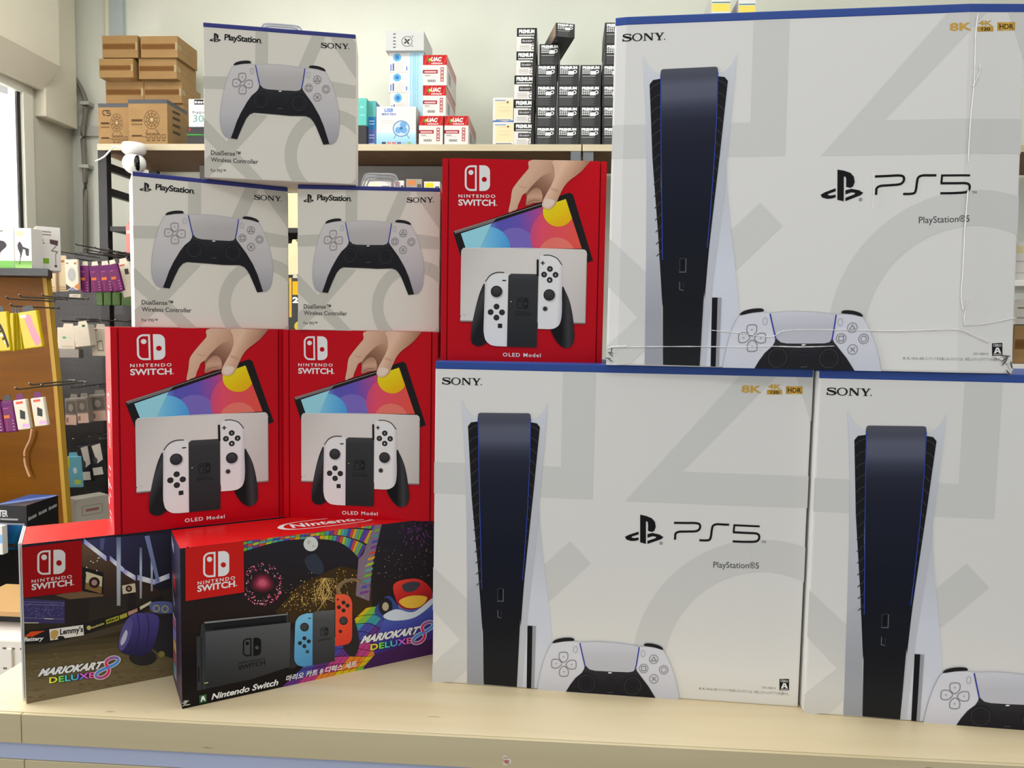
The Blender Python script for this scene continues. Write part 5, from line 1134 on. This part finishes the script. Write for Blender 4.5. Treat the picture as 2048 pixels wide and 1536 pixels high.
for x0, x1, cn in cols:
    zb = ZS
    for tp, rn in zip(tops, rown):
        j = {254: -1, 213: 0, 171: 0, 130: 1}[tp] if cn != 'fourth' else 1
        b = carton('black_box', 'black box in the %s black column from the left, %s' % (cn, rn), 'box', (x0 + j, x1 + j), zb, 3.02, .2, M_BB, [(premium_black, 'front')], GB, top=tp); zb = stack_top(b) + .0004
    if cn == 'first':
        b = carton('black_box', 'black box under the slanting black box', 'box', (1079, 1120), zb, 3.02, .2, M_BB, [(premium_black, 'front')], GB, top=88); zb = stack_top(b) + .0004
        b = carton('black_box', 'topmost black box lying slantwise across the black column', 'box', (1112, 1151), zb + .001, 2.95, .25, M_BB, [(premium_black, 'front'), (lambda a: (a.part('side_picture'), a.poly([(.3, .1), (.98, .05), (.98, .9), (.5, .9)], (110, 100, 92), 1, grad=(((.3, .5), (1, .5)), [(0, (70, 66, 62)), (.5, (120, 100, 84)), (1, (170, 140, 110))]))), 'left')], GB, rz=.22, top=45)
    if cn == 'fourth':
        for tp, rn in ((88, 'second from its top'), (45, 'topmost of that column')):
            b = carton('black_box', 'black box in the fourth black column beside the dented console box, ' + rn, 'box', (1210, 1251), zb, 3.02, .2, M_BB, [(premium_black, 'front')], GB, top=tp); zb = stack_top(b) + .0004
def banded(a):
    a.part('printing'); a.rect(.05, .0, .95, .012, (110, 140, 140), 1)
    for y in (.055, .4): a.rect(.02, y, .98, y + .05, (236, 206, 96), 1); a.rect(.02, y - .012, .98, y - .004, (90, 130, 130), 1); a.rect(.05, y + .06, .95, y + .12, (120, 180, 214), 1)
carton('tall_white_box', 'white box with a yellow band peeping over the dented console box, left one', 'box', (1424, 1462), ZS, 3.1, .2, M_FC, [(banded, 'front')], 'white boxes with yellow bands', top=-10)
carton('tall_white_box', 'white box with a yellow band peeping over the dented console box, right one', 'box', (1478, 1512), ZS, 3.1, .2, M_FC, [(banded, 'front')], 'white boxes with yellow bands', top=-6)
# goods on the right edge, behind the large cartons
rs = onplane(2030, 650, 2.6)
rk = thing('goods_rack', 'white rack with paper goods at the right edge behind the console boxes', 'rack', P(onplane(1990, 700, 2.6)[0], 2.6, 0), AY)
for z_ in (.4, .8, onplane(2040, 728, 2.6)[1], onplane(2040, 560, 2.6)[1]): obj('rack_shelf', bx(0, 1.0, 0, .4, z_ - .02, z_, .002), M_WHITE, rk)
for u in (0.0, .97):
    for v in (.0, .37): obj('post', bx(u, u + .03, v, v + .03, 0, 1.9), M_WHITE, rk)
zc = onplane(2040, 728, 2.6)[1]
carton('brown_carton', 'brown carton on the rack at the right edge', 'carton', (2030, 2140), zc + .001, 2.62, .25, M_CARD, [(tape, 'front')], top=652)
zc = onplane(2040, 560, 2.6)[1]
carton('white_goods_box', 'white box with pale lines on the rack at the right edge', 'box', (2034, 2120), zc + .001, 2.62, .25, M_WB, [(lambda a: (a.part('printing'), a.rect(0, .1, 1, .3, (214, 202, 160), 1), a.rect(0, .5, 1, .52, (150, 150, 150), 1), a.rect(0, .8, 1, .82, (170, 176, 160), 1)), 'front')], top=484)
carton('white_goods_box', 'white box lying under the rack shelf, over the brown carton', 'box', (2036, 2120), onplane(2040, 650, 2.62)[1] + .002, 2.64, .2, M_WB, [(lambda a: (a.part('printing'), a.rect(0, .3, 1, .36, (120, 130, 90), 1), a.rect(0, .7, 1, .76, (150, 150, 150), 1)), 'front')], top=600)

# small goods on the lower shelf, seen in the gap between the boxes
SM = [('white_goods_box', 'cream box seen through the clear hanging tab', (722, 782), 362, M_WB, (236, 222, 190)), ('white_goods_box', 'white box with red lines right of the clear hanging tab', (788, 808), 361, M_WB, (206, 90, 80)),
      ('orange_goods_box', 'grey and orange box on the lower shelf in the gap', (812, 844), 358, mat('grey_goods_card', (150, 140, 124), .5), (206, 130, 80)), ('white_goods_box', 'white box with yellow sticker on the lower shelf in the gap', (848, 880), 363, M_WB, (226, 206, 40))]
for n_, lb, px, tp, mt_, c_ in SM:
    carton(n_, lb, 'box', px, zl + .0005, 3.04, .14, mt_, [(lambda a, c_=c_: (a.part('printing'), a.rect(.1, .03, .6, .12, c_, 1), a.rect(.1, .16, .6, .2, c_, 1), a.rect(.7, .1, .95, .2, (90, 86, 84), 1)), 'front')], 'small boxes on the lower shelf', top=tp)
carton('cream_goods_box', 'cream panel-like box in the gap between two controller boxes', 'box', (560, 612), zl + .0005, 3.04, .14, mat('cream_card', (226, 206, 164), .5), group='small boxes on the lower shelf', top=386)

# security camera hanging from the shelf
cs, cz = onplane(272, 300, DS - .02)
kz = ZS - .0265
kz = onplane(268, 287, DS - .047)[1]; cs = onplane(268, 300, DS - .047)[0]
cmr = thing('security_camera', 'white ball security camera fixed to the front edge of the shelf', 'camera', P(cs, DS - .047, kz), AY + .25)
rr = 34 / F * 3.05 * .62
obj('base', lathe([(.012, 0), (.042, -.001), (.046, -.012), (.044, -.034), (.036, -.042), (.012, -.044)]), M_WHITE, cmr, smooth=True)
hd = obj('head', ellipsoid((0, 0, -.078), (.044, .044, .042)), M_WHITE, cmr, smooth=True)
bm = ellipsoid((0.018, -.014, -.079), (.014, .0325, .032)); ln = obj('lens_window', bm, mat('black_gloss_plastic', (14, 14, 16), .08), cmr, smooth=True)
obj('lens', lathe([(.002, 0), (.008, 0), (.0085, -.003), (.002, -.0035)], 20), M_DARK, ln, (.02, -.0465, -.076)).rotation_euler = (math.pi / 2, 0, 0)
obj('camera_cable', tube([Vector(q) for q in cr_curve([(-.04, 0, -.02), (-.07, -.0, -.016), (-.09, .0, -.035), (-.11, -.005, -.06), (-.14, -.01, -.08)], 6, False)], .0035, 8), M_WHITE, cmr, smooth=True)

PK = 1.1
# ------------------------------------------------------------------ pegboard with hanging goods, left
DP = 3.12
M_PEG = mat('dark_grey_pegboard', (46, 44, 44), .5, noise=.05, nscale=20)
M_HOOK = mat('chromed_hook_wire', (110, 106, 100), .35, metal=.7)
pgl, pgr = onplane(92, 800, DP)[0], onplane(330, 800, DP)[0]
zp0, zp1 = .25, onplane(150, 505, DP)[1]
pg = thing('pegboard_unit', 'dark grey pegboard with rows of hooks left of the stacked boxes', 'pegboard', P(pgl, DP - .3, 0), AY)
PWd = pgr - pgl
obj('back_panel', bx(0, PWd, .3, .318, zp0, zp1, .003), M_PEG, pg)
bm = bmesh.new()
for i in range(26):
    for j in range(34):
        x, z = .03 + i * PWd / 26, zp0 + .04 + j * (zp1 - zp0) / 34; c = [bm.verts.new((x + .004 * math.cos(t), .2994, z + .004 * math.sin(t))) for t in (0, 1.05, 2.09, 3.14, 4.19, 5.24)]; bm.faces.new(c)
obj('peg_holes', bm, M_DARK, pg)['kind'] = 'stuff'
zdeck = onplane(160, 1043, DP - .2)[1]
obj('base_deck', bx(0, PWd, -.06, .3, zdeck - .03, zdeck, .003), mat('grey_deck', (82, 80, 78), .5), pg)
obj('plinth', bx(.01, PWd - .01, -.03, .3, 0, zdeck - .031), M_PEG, pg)
def hook(parent, org, px, py, dfront, dback):                 # a wire hook whose tip is measured at (px,py) on distance dfront
    s_, z_ = onplane(px, py, dfront)
    bm = tube([(s_, dback - .001, z_), (s_, dfront + .01, z_), (s_, dfront, z_ + .006)], .0026, 6)
    tube([(s_ - .012, dback - .004, z_), (s_ + .012, dback - .004, z_)], .004, 6, bm)
    for v in bm.verts: v.co = Vector((v.co.x - org[0], v.co.y - org[1], v.co.z))
    obj('hook', bm, M_HOOK, parent)
def packet(name, label, cat, px, py, d, material, fn=None, group=None, tilt=0, depth=.012, header=None, hole=True):
    """flat packet hung on a hook: a thin folded body with a punched header"""
    s0 = onplane(px[0], py[0], d)[0]; s1 = onplane(px[1], py[0], d)[0]; z1 = onplane((px[0] + px[1]) / 2, py[0], d)[1]; z0 = onplane((px[0] + px[1]) / 2, py[1], d)[1]
    W, H = s1 - s0, z1 - z0
    t = thing(name, label, cat, P(s0, d, z0), AY, group)
    t.rotation_euler.y = tilt
    b = bx(0, W, 0, depth, 0, H, min(.003, depth / 4))
    obj('packet_body', b, material, t)
    if hole:
        bm = bmesh.new(); hw, hh = W * .32, .016
        prof = [(W / 2 - hw, 0), (W / 2 - hw * .8, hh), (W / 2 + hw * .8, hh), (W / 2 + hw, 0)]
        f = [bm.verts.new((p[0], depth * .4, H + p[1])) for p in prof]; g = [bm.verts.new((p[0], depth * .4 + .001, H + p[1])) for p in prof]
        bm.faces.new(f); bm.faces.new(g)
        for i in range(4): bm.faces.new((f[i], f[(i + 1) % 4], g[(i + 1) % 4], g[i]))
        obj('hang_tab', bm, header or material, t)
    if fn: a = Art(W, H); fn(a); a.build(t)
    return t
org = (pgl, DP - .3)
for x, y in ((150, 489), (168, 499), (172, 505), (190, 497), (205, 508), (217, 500), (232, 508), (250, 507), (118, 503), (136, 515)): hook(pg, org, x, y, 2.84, DP - .0)
for x, y in ((122, 642), (150, 638), (176, 640), (200, 641)): hook(pg, org, x, y, 2.86, DP - .0)
for x, y in ((140, 776), (168, 772), (196, 774)): hook(pg, org, x, y, 2.86, DP - .0)
for x, y in ((146, 880), (178, 876), (200, 880)): hook(pg, org, x, y, 2.86, DP - .0)
M_PUR = mat('purple_packet_card', (92, 14, 76), .4, spec=.2); M_WPK = mat('white_packet_card', (200, 190, 172), .45, spec=.2); M_BGE = mat('beige_packet_card', (176, 156, 122), .5); M_GRN = mat('green_packet_card', (58, 92, 24), .45)
M_GPK = mat('clear_grey_packet', (120, 112, 104), .25); M_BPK = mat('black_packet_card', (40, 38, 42), .4); M_CYN = mat('pale_blue_packet', (108, 172, 190), .3)
M_BHD = M_DARK
def pur(a):
    a.part('printing'); a.rect(.0, .1, 1, .17, (84, 20, 84), 1); a.rect(.08, .45, .55, .55, (186, 96, 40), 1)
    for y in (.62, .72, .82, .92): a.rect(.7, y, .84, y + .025, (176, 120, 160), 1)
    a.rect(.12, .22, .5, .25, (150, 70, 130), 1); a.rect(.2, .6, .28, .94, (140, 40, 90), 1)
def bge(a): a.part('printing'); a.rect(.3, .02, .7, .09, (130, 80, 50), 1); a.line([(.2, .86), (.8, .86), (.8, .94), (.2, .94)], .03, (140, 116, 84), 1, True)
def wx(a):
    a.part('printing'); a.circ(.5, .5, .32, (150, 150, 146), 1, ry=.22); a.poly([(0, .78), (.4, .92), (0, 1)], (60, 56, 50), 1); a.poly([(1, .76), (.6, .9), (1, 1)], (170, 110, 60), 1); a.poly([(.5, .9), (.85, 1), (.15, 1)], (110, 110, 140), 1)
    a.rect(.1, .1, .3, .15, (120, 110, 100), 1); a.rect(.72, .1, .9, .17, (150, 100, 70), 1); a.rect(.1, .22, .5, .26, (180, 172, 160), 1)
GP = 'packets on the top hooks of the pegboard'
packet('beige_packet', 'beige packet on the pegboard, leftmost of the top row', 'packet', (96, 111), (519, 584), 2.82, M_BGE, bge, GP)
packet('beige_packet', 'wider beige packet on the pegboard beside the white one', 'packet', (112, 136), (519, 583), 2.83, M_BGE, bge, GP)
packet('white_packet', 'white cable packet with a grey oval between beige and purple packets', 'packet', (131, 157), (519, 581), 2.80, M_WPK, wx, GP, tilt=-.04, header=M_BHD)
for (x0, x1, y0, tl), lb in zip(((160, 178, 531, -.01), (183, 204, 532, -.10), (204, 226, 531, -.12), (227, 247, 529, -.24)), ('leftmost of the purple row', 'second from the left in the purple row', 'third from the left in the purple row', 'most slanted, beside the white controller box')):
    t = packet('purple_packet', 'purple packet on the pegboard, ' + lb, 'packet', (x0, x1), (y0, 585), 2.82 - .004 * abs(tl) * 50, M_PUR, pur, GP, tilt=tl, header=M_WPK)
packet('white_packet', 'white packet with red print half behind the white controller box', 'packet', (246, 272), (526, 596), 2.86, M_WPK, lambda a: (a.part('printing'), a.rect(.2, .06, .6, .1, (180, 90, 60), 1), a.rect(.5, .2, .8, .36, (60, 58, 50), 1)), GP, tilt=-.2)
packet('white_tag', 'small white tag hanging under the white cable packet', 'tag', (138, 161), (588, 597), 2.9, M_WPK, lambda a: (a.part('printing'), a.rect(.3, .3, .8, .5, (150, 146, 140), 1)), hole=False)
for (x0, x1), lb in zip(((192, 205), (207, 222), (224, 240), (243, 264)), ('leftmost', 'second from the left', 'third from the left', 'rightmost')):
    packet('green_packet', 'dark green packet under the purple packets, ' + lb, 'packet', (x0, x1), (585, 611), 2.92, M_GRN, None, 'dark green packets under the purple ones')
packet('pink_packet', 'pink packet hanging above the purple packets beside the white controller box', 'packet', (251, 272), (450, 506), 2.98, mat('pink_packet_card', (196, 120, 112), .5), lambda a: (a.part('printing'), a.rect(.1, .2, .5, .3, (230, 180, 170), 1)))
def w2(a): a.part('printing'); a.rect(.3, .42, .5, .52, (80, 140, 90), 1); a.rect(.55, .44, .8, .5, (170, 180, 160), 1); a.rect(.25, .86, .9, .9, (150, 146, 120), 1)
def w3(a): a.part('printing'); a.rect(.6, .0, .8, .1, (40, 90, 60), 1); a.rect(.3, .3, .5, .34, (180, 172, 150), 1); a.rect(.6, .6, .9, .63, (180, 172, 150), 1)
G2_ = 'white packets on the second hook row'
packet('white_box_packet', 'white packet with green print on the second row, beside the wooden panel', 'packet', (114, 149), (655, 698), 2.84, M_WPK, w2, G2_, depth=.04)
packet('white_box_packet', 'white packet tilted beside the one with green print', 'packet', (150, 181), (652, 695), 2.83, M_WPK, w3, G2_, tilt=-.12, depth=.04)
packet('white_box_packet', 'white packet on the second row next to the red boxes', 'packet', (183, 212), (656, 712), 2.88, M_WPK, lambda a: (a.part('printing'), a.rect(.1, .05, .4, .1, (170, 90, 90), 1), a.line([(.4, .5), (.7, .45), (.8, .8), (.4, .8)], .05, (120, 116, 110), 1, True)), G2_, depth=.03)
packet('grey_packet', 'grey packet hanging behind and below the white packets', 'packet', (118, 158), (698, 716), 2.95, M_GPK, None, depth=.03)
G3_ = 'clear box packets on the third hook row'
def cl(a): a.part('printing'); a.rect(.05, .62, .95, 1, (190, 160, 146), 1); a.rect(.1, .72, .3, .9, (130, 100, 90), 2); a.rect(.1, .1, .9, .55, (92, 84, 76), 1); a.circ(.5, .35, .2, (130, 124, 116), 2, ry=.14)
packet('clear_packet', 'clear box packet with pinkish base on the third row, left', 'packet', (129, 153), (797, 850), 2.84, M_GPK, cl, G3_, depth=.05)
packet('clear_packet', 'clear box packet with pinkish base on the third row, middle', 'packet', (154, 178), (796, 847), 2.83, M_GPK, cl, G3_, tilt=-.08, depth=.05)
packet('clear_packet', 'clear box packet on the third row next to the red boxes', 'packet', (181, 214), (790, 843), 2.86, M_GPK, cl, G3_, tilt=-.08, depth=.05)
def bw(a): a.part('printing'); a.poly([(.3, .05), (.95, .0), (.95, .5), (.5, .6)], (196, 190, 180), 1); a.rect(.1, .72, .8, .95, (200, 196, 186), 1); a.circ(.4, .5, .16, (70, 68, 72), 2, ry=.1)
packet('pale_blue_packet', 'pale blue and yellow packet on the fourth row', 'packet', (134, 163), (914, 976), 2.82, M_CYN, lambda a: (a.part('printing'), a.rect(.0, .0, .25, .35, (190, 196, 60), 1), a.rect(.5, .75, .95, .9, (170, 190, 90), 1), a.circ(.6, .45, .14, (190, 214, 220), 1, ry=.1)), tilt=-.06)
packet('black_white_packet', 'black and white packet on the fourth row beside the pale blue one', 'packet', (160, 186), (893, 965), 2.88, M_BPK, bw, 'black and white packets', tilt=-.1)
packet('black_white_packet', 'black and white packet on the fourth row next to the red box', 'packet', (184, 212), (890, 955), 2.86, M_BPK, bw, 'black and white packets', tilt=-.16)
tw = carton('white_goods_box', 'white box standing on the dark deck under the hanging packets', 'box', (133, 168), zdeck + .001, 2.88, .13, mat('grey_white_card', (186, 180, 166), .5), [(lambda a: (a.part('printing'), a.circ(.35, .5, .1, (150, 110, 90), 1)), 'front'), (lambda a: (a.part('printing_side'), a.line([(.2, .3), (.8, .3), (.8, .65), (.2, .65)], .02, (140, 120, 110), 1, True), a.rect(.3, .42, .7, .52, (150, 100, 90), 1)), 'right')], rz=-.55, top=995)
# goods hanging in the narrow gap between two controller boxes
packet('yellow_black_packet', 'yellow and black packet in the gap between two controller boxes', 'packet', (578, 612), (556, 668), 2.75, mat('black_yellow_card', (36, 34, 30), .4), lambda a: (a.part('printing'), a.rect(.0, .0, .15, .7, (196, 160, 60), 1), a.rect(.2, .06, 1, .3, (214, 160, 20), 1), a.text('2', (.2, .44), (.55, .44), .1, (230, 228, 222), 2, bold=.05), a.circ(.6, .86, .3, (190, 170, 60), 1, ry=.09)), header=M_WPK)
packet('cream_packet', 'cream packet in the gap between two controller boxes', 'packet', (576, 610), (487, 550), 2.9, mat('cream_card', (226, 206, 164), .5))

# ------------------------------------------------------------------ wooden display stand at the left edge
DG = 2.3
def gp(px, py, d=DG): return onplane(px, py, d)
M_OCH = wood('ochre_wood_panel', (122, 74, 2), (98, 56, 1), 1.4, .45); M_RIM = mat('pale_ochre_edge', (172, 134, 50), .5, spec=.2)
q = [gp(-260, 546), gp(86, 546), gp(108, 760), gp(131, 1060), gp(140, 1230), gp(-260, 1230)]
og = q[0][0]
st = thing('display_stand', 'ochre wooden display stand with hooks at the left edge', 'stand', P(og, DG, 0), AY)
bm = bmesh.new(); pts = [(p[0] - og, p[1]) for p in q]; zlow = .02
pts = pts[:-2] + [(pts[-2][0] + .1, zlow), (0, zlow)]
A = [bm.verts.new((p[0], 0, p[1])) for p in pts]; B = [bm.verts.new((p[0], .018, p[1])) for p in pts]
bm.faces.new(A); bm.faces.new(B)
for i in range(len(pts)): bm.faces.new((A[i], A[(i + 1) % len(pts)], B[(i + 1) % len(pts)], B[i]))
bmesh.ops.recalc_face_normals(bm, faces=list(bm.faces)); obj('back_board', bm, M_OCH, st)
bm = bmesh.new()
for a_, b_ in zip(pts[1:5], pts[2:5]):
    rw = .012; v = [bm.verts.new((x, y, z)) for y in (-.004, .019) for x, z in ((a_[0] - .001, a_[1]), (a_[0] + rw, a_[1]), (b_[0] + rw, b_[1]), (b_[0] - .001, b_[1]))]
    for f in ((0, 1, 2, 3), (7, 6, 5, 4), (0, 4, 5, 1), (1, 5, 6, 2), (2, 6, 7, 3), (3, 7, 4, 0)): bm.faces.new([v[k] for k in f])
bmesh.ops.recalc_face_normals(bm, faces=list(bm.faces)); obj('edge_strip', bm, M_RIM, st)
DT = 2.2
zt_ = onplane(50, 537, DT)[1]; sr_ = onplane(100, 540, DT)[0]
srb = onplane(96, 540, DG)[0]
obj('top_shelf', prism([(0, DT - DG - .01), (sr_ - og, DT - DG - .01), (srb - og, .02), (0, .02)], zt_ - .022, zt_), M_DARK, st)['label'] = 'black top shelf'
orgs = (og, DG)
for x, y in ((38, 593), (84, 592), (20, 612), (58, 770), (82, 773), (30, 779), (12, 597)): hook(st, orgs, x, y, 2.1, DG)
zb_ = onplane(60, 1102, 2.0)[1]
obj('base_shelf', bx(0, .62, -.36, -.001, zb_ - .03, zb_, .003), M_DARK, st)['label'] = 'black base shelf'
obj('plinth', bx(0, .6, -.33, -.002, .0, zb_ - .0301), mat('charcoal_plinth', (40, 38, 38), .5), st)
# boxes on top of the stand
def holder(a):
    a.part('printing'); a.rect(0, .82, 1, 1, (120, 170, 84), 1, grad=(((0, .82), (0, 1)), [(0, (96, 140, 66)), (1, (150, 190, 110))])); a.rect(.1, .08, .55, .2, (196, 204, 150), 1)
    K = (60, 54, 58); a.part('holder_picture'); a.curve([(.18, .42), (.3, .34), (.42, .40), (.5, .5), (.44, .62), (.36, .74), (.3, .62), (.2, .52)], K, 1, n=3); a.poly([(.45, .46), (.85, .52), (.82, .7), (.66, .68), (.62, .54), (.45, .52)], K, 2); a.line([(.33, .7), (.3, .86), (.24, .9)], .05, (90, 84, 88), 1)
def holder2(a):
    a.part('printing'); a.rect(0, .82, 1, 1, (110, 165, 80), 1); a.rect(.2, .08, .6, .11, (110, 120, 100), 1); K = (60, 54, 58)
    a.part('holder_picture'); a.curve([(.1, .42), (.3, .34), (.6, .34), (.72, .46), (.5, .6), (.4, .74), (.3, .6), (.12, .5)], K, 1, n=3); a.line([(.4, .7), (.36, .84), (.24, .86)], .06, (90, 84, 88), 1)
def lampbox(a):
    a.part('printing'); K = (80, 60, 60)
    for i, w_ in enumerate((.55, .55, .15, .2, .25)): a.rect(.12, .1 + i * .065, .12 + w_ * .9, .13 + i * .065, (130, 118, 112), 1)
    a.rect(.2, .72, .5, .84, (110, 150, 40), 1); a.poly([(.55, .28), (.9, .3), (.88, .42), (.55, .38)], K, 1); a.line([(.82, .42), (.62, .54), (.86, .56), (.78, .62), (.78, .88)], .03, (120, 106, 100), 1); a.circ(.78, .89, .06, K, 1, ry=.03)
carton('green_white_box', 'white and green holder box at the left edge on the display stand', 'box', (-26, 27), zt_ + .001, 2.205, .05, M_WB, [(holder2, 'front')], 'white and green holder boxes', top=454)
carton('green_white_box', 'white and green holder box on the display stand, partly before the lamp box', 'box', (28, 62), zt_ + .001, 2.2, .05, M_WB, [(holder, 'front')], 'white and green holder boxes', top=456)
carton('lamp_box', 'white and lime green lamp box rightmost on the display stand', 'box', (72, 112), zt_ + .001, 2.27, .14, M_WB, [(lampbox, 'front'), (lambda a: (a.part('green_side'), a.rect(0, 0, 1, 1, (140, 156, 30), 1)), 'left')], rz=.72, top=452)
# packets hanging on the stand
M_YEL = mat('yellow_foil_packet', (186, 160, 8), .3, spec=.25, bump=.5, nscale=30)
def yel(a):
    a.part('printing'); P_ = (214, 130, 140)
    a.curve([(.3, .15), (.6, .1), (.7, .35), (.85, .6), (.95, .85), (.7, .95), (.5, .7), (.4, .45)], P_, 1, n=4); a.rect(.1, .08, .4, .16, (230, 220, 180), 2)
def yel2(a):
    a.part('printing')
    for i in range(7): a.line([(.1 + i * .1, .25 + i * .09), (.5 + i * .06, .2 + i * .09)], .06, (40, 38, 30) if i % 2 else (206, 204, 180), 1)
    a.line(cr_curve([(.1, .1), (.6, .4), (.9, .9)], 5, False), .12, (40, 38, 30), 2)
GY = 'yellow packets on the display stand'
packet('yellow_packet', 'yellow packet with a black and white picture at the left edge', 'packet', (-16, 19), (625, 704), 2.06, M_YEL, yel2, GY, tilt=-.08, header=M_BHD)
for k, (x0, x1) in enumerate(((19, 27), (28, 35), (36, 44))): packet('yellow_packet', 'yellow packet edge-on in the row, %s of the three between the pictured ones' % ('leftmost', 'middle', 'rightmost')[k], 'packet', (x0, x1), (626, 702 - k), 2.12 + .02 * k, M_YEL, None, GY, tilt=-.03 * k, header=M_BHD)
packet('yellow_packet', 'yellow packet with a pink cable picture on the display stand', 'packet', (46, 84), (625, 699), 2.05, M_YEL, yel, GY, tilt=-.15, header=M_BHD)
def adp(a): a.part('printing'); a.rect(.2, .06, .75, .14, (190, 80, 60), 1); a.poly([(.42, .32), (.8, .42), (.72, .68), (.34, .62)], (46, 50, 46), 1); a.rect(.4, .82, .95, .93, (190, 150, 190), 1); a.rect(.5, .78, .7, .82, (220, 180, 110), 1)
GW = 'purple and white packets on the display stand'
packet('purple_packet', 'purple packet at the left edge on the display stand', 'packet', (-22, 8), (803, 868), 2.08, M_PUR, pur, GW, tilt=-.13, header=M_BHD)
packet('purple_packet', 'purple packet on the display stand beside the white packets', 'packet', (9, 33), (803, 866), 2.07, M_PUR, pur, GW, tilt=-.13, header=M_BHD)
packet('white_packet', 'white packet with a dark adapter picture, left of two on the stand', 'packet', (34, 60), (801, 861), 2.05, M_WPK, adp, GW, tilt=-.15, header=M_PUR)
packet('white_packet', 'white packet with a dark adapter picture, right of two on the stand', 'packet', (68, 94), (797, 854), 2.05, M_WPK, adp, GW, tilt=-.14, header=M_PUR)
sA, zA = onplane(64, 866, DG - .012)
pth = [P(onplane(x, y, DG - .014)[0], DG - .014, onplane(x, y, DG - .014)[1]) for x, y in ((64, 858), (60, 880), (50, 902), (50, 925), (56, 945), (60, 954))]
ti = thing('cable_tie', 'pale twisted tie dangling on the ochre panel', 'tie', pth[0])
obj('tie_strip', tube([Vector(q) - pth[0] for q in cr_curve([tuple(p) for p in pth], 5, False)], .0035, 6), mat('pale_tie', (200, 150, 110), .5), ti, smooth=True)
# boxes on the base of the stand
def ter(a):
    a.part('screen_picture'); a.rect(.02, .42, .92, 1, (28, 44, 84), 1, grad=(((.1, .42), (.8, 1)), [(0, (34, 40, 60)), (.4, (24, 70, 120)), (.6, (18, 90, 130)), (1, (16, 18, 24))])); a.rect(.02, .40, .92, .44, (130, 130, 140), 2)
    a.part('box_lettering'); a.text('TER', (.06, .26), (.36, .26), .14, (186, 186, 186), 2, bold=.03); a.rect(.1, .30, .7, .34, (140, 140, 140), 2); a.rect(.1, .86, .6, .94, (60, 50, 46), 2)
def ter_side(a):
    a.part('side_lettering'); a.bars((.04, .35), (.3, .32), .08, 6, (150, 150, 150)); a.bars((.36, .315), (.62, .285), .08, 6, (150, 150, 150)); a.bars((.68, .28), (.95, .25), .08, 6, (150, 150, 150))
tb = carton('black_headset_box', 'black box with a blue picture on the base of the display stand', 'box', (-6, 53), zb_ + .001, 2.0, .134, mat('black_headset_card', (22, 20, 21), .35), [(ter, 'front'), (ter_side, 'right')], top=1010)
a = Art(1, 1)
a.part('top_picture'); Wt = onplane(53, 1010, 2.0)[0] - onplane(-6, 1010, 2.0)[0]
a.poly([(0, 0), (1, 0), (1, 1), (0, 1)], (44, 52, 84), 1, grad=(((0, 0), (.9, 1)), [(0, (60, 66, 100)), (.4, (46, 70, 130)), (.55, (110, 130, 180)), (.7, (50, 52, 70)), (1, (90, 76, 70))]))
a.build(tb, lambda u, v, l: (u * Wt, v * .134, tb['h'] + l))
carton('white_blue_box', 'narrow white and blue box at the left edge in front of the black box', 'box', (-30, 4), zb_ + .001, 1.955, .02, M_WB, [(lambda a: (a.part('printing'), a.rect(0, .3, 1, .6, (120, 160, 200), 1)), 'front')], top=1052)
# low white cabinet with a wooden top, lower left corner
DC = 1.62; zc_ = onplane(20, 1280, DC)[1]
sc0 = onplane(-120, 1290, DC)[0]
lc = thing('low_cabinet', 'low white slotted cabinet with a wooden board, lower left corner behind the counter', 'cabinet', P(sc0, DC, 0), AY)
obj('slotted_panel', bx(0, .55, 0, .2, .05, zc_, .004), mat('white_slotted_plastic', (206, 200, 190), .5), lc)
a = Art(.3, .3); a.part('slots')
for i in range(14):
    for j in range(5): a.rect(.02 + i * .07, .06 + j * .16, .05 + i * .07, .075 + j * .16, (90, 86, 80), 1)
a.build(lc, lambda u, v, l: (u, -l, zc_ - .3 + v))
for i in range(7): obj('rib', bx(.03 + i * .045, .042 + i * .045, -.004, .001, .08, zc_ - .02, .001), mat('white_slotted_plastic', (206, 200, 190), .5), lc)
zw = onplane(20, 1268, DC + .08)[1]; zw = max(zw, zc_ + .03)
obj('wooden_board', bx(-.02, .57, .06, .24, zw, zw + .014, .002), mat('tan_wood_board', (176, 138, 88), .5), lc)
obj('support', bx(.0, .55, .1, .2, zc_ + .0005, zw - .0005), M_DARK, lc)

for px, py, d_ in ((594, 552, 2.75), (593, 483, 2.9)): hook(sh, (sl0, DS), px, py, d_, DS + .26)
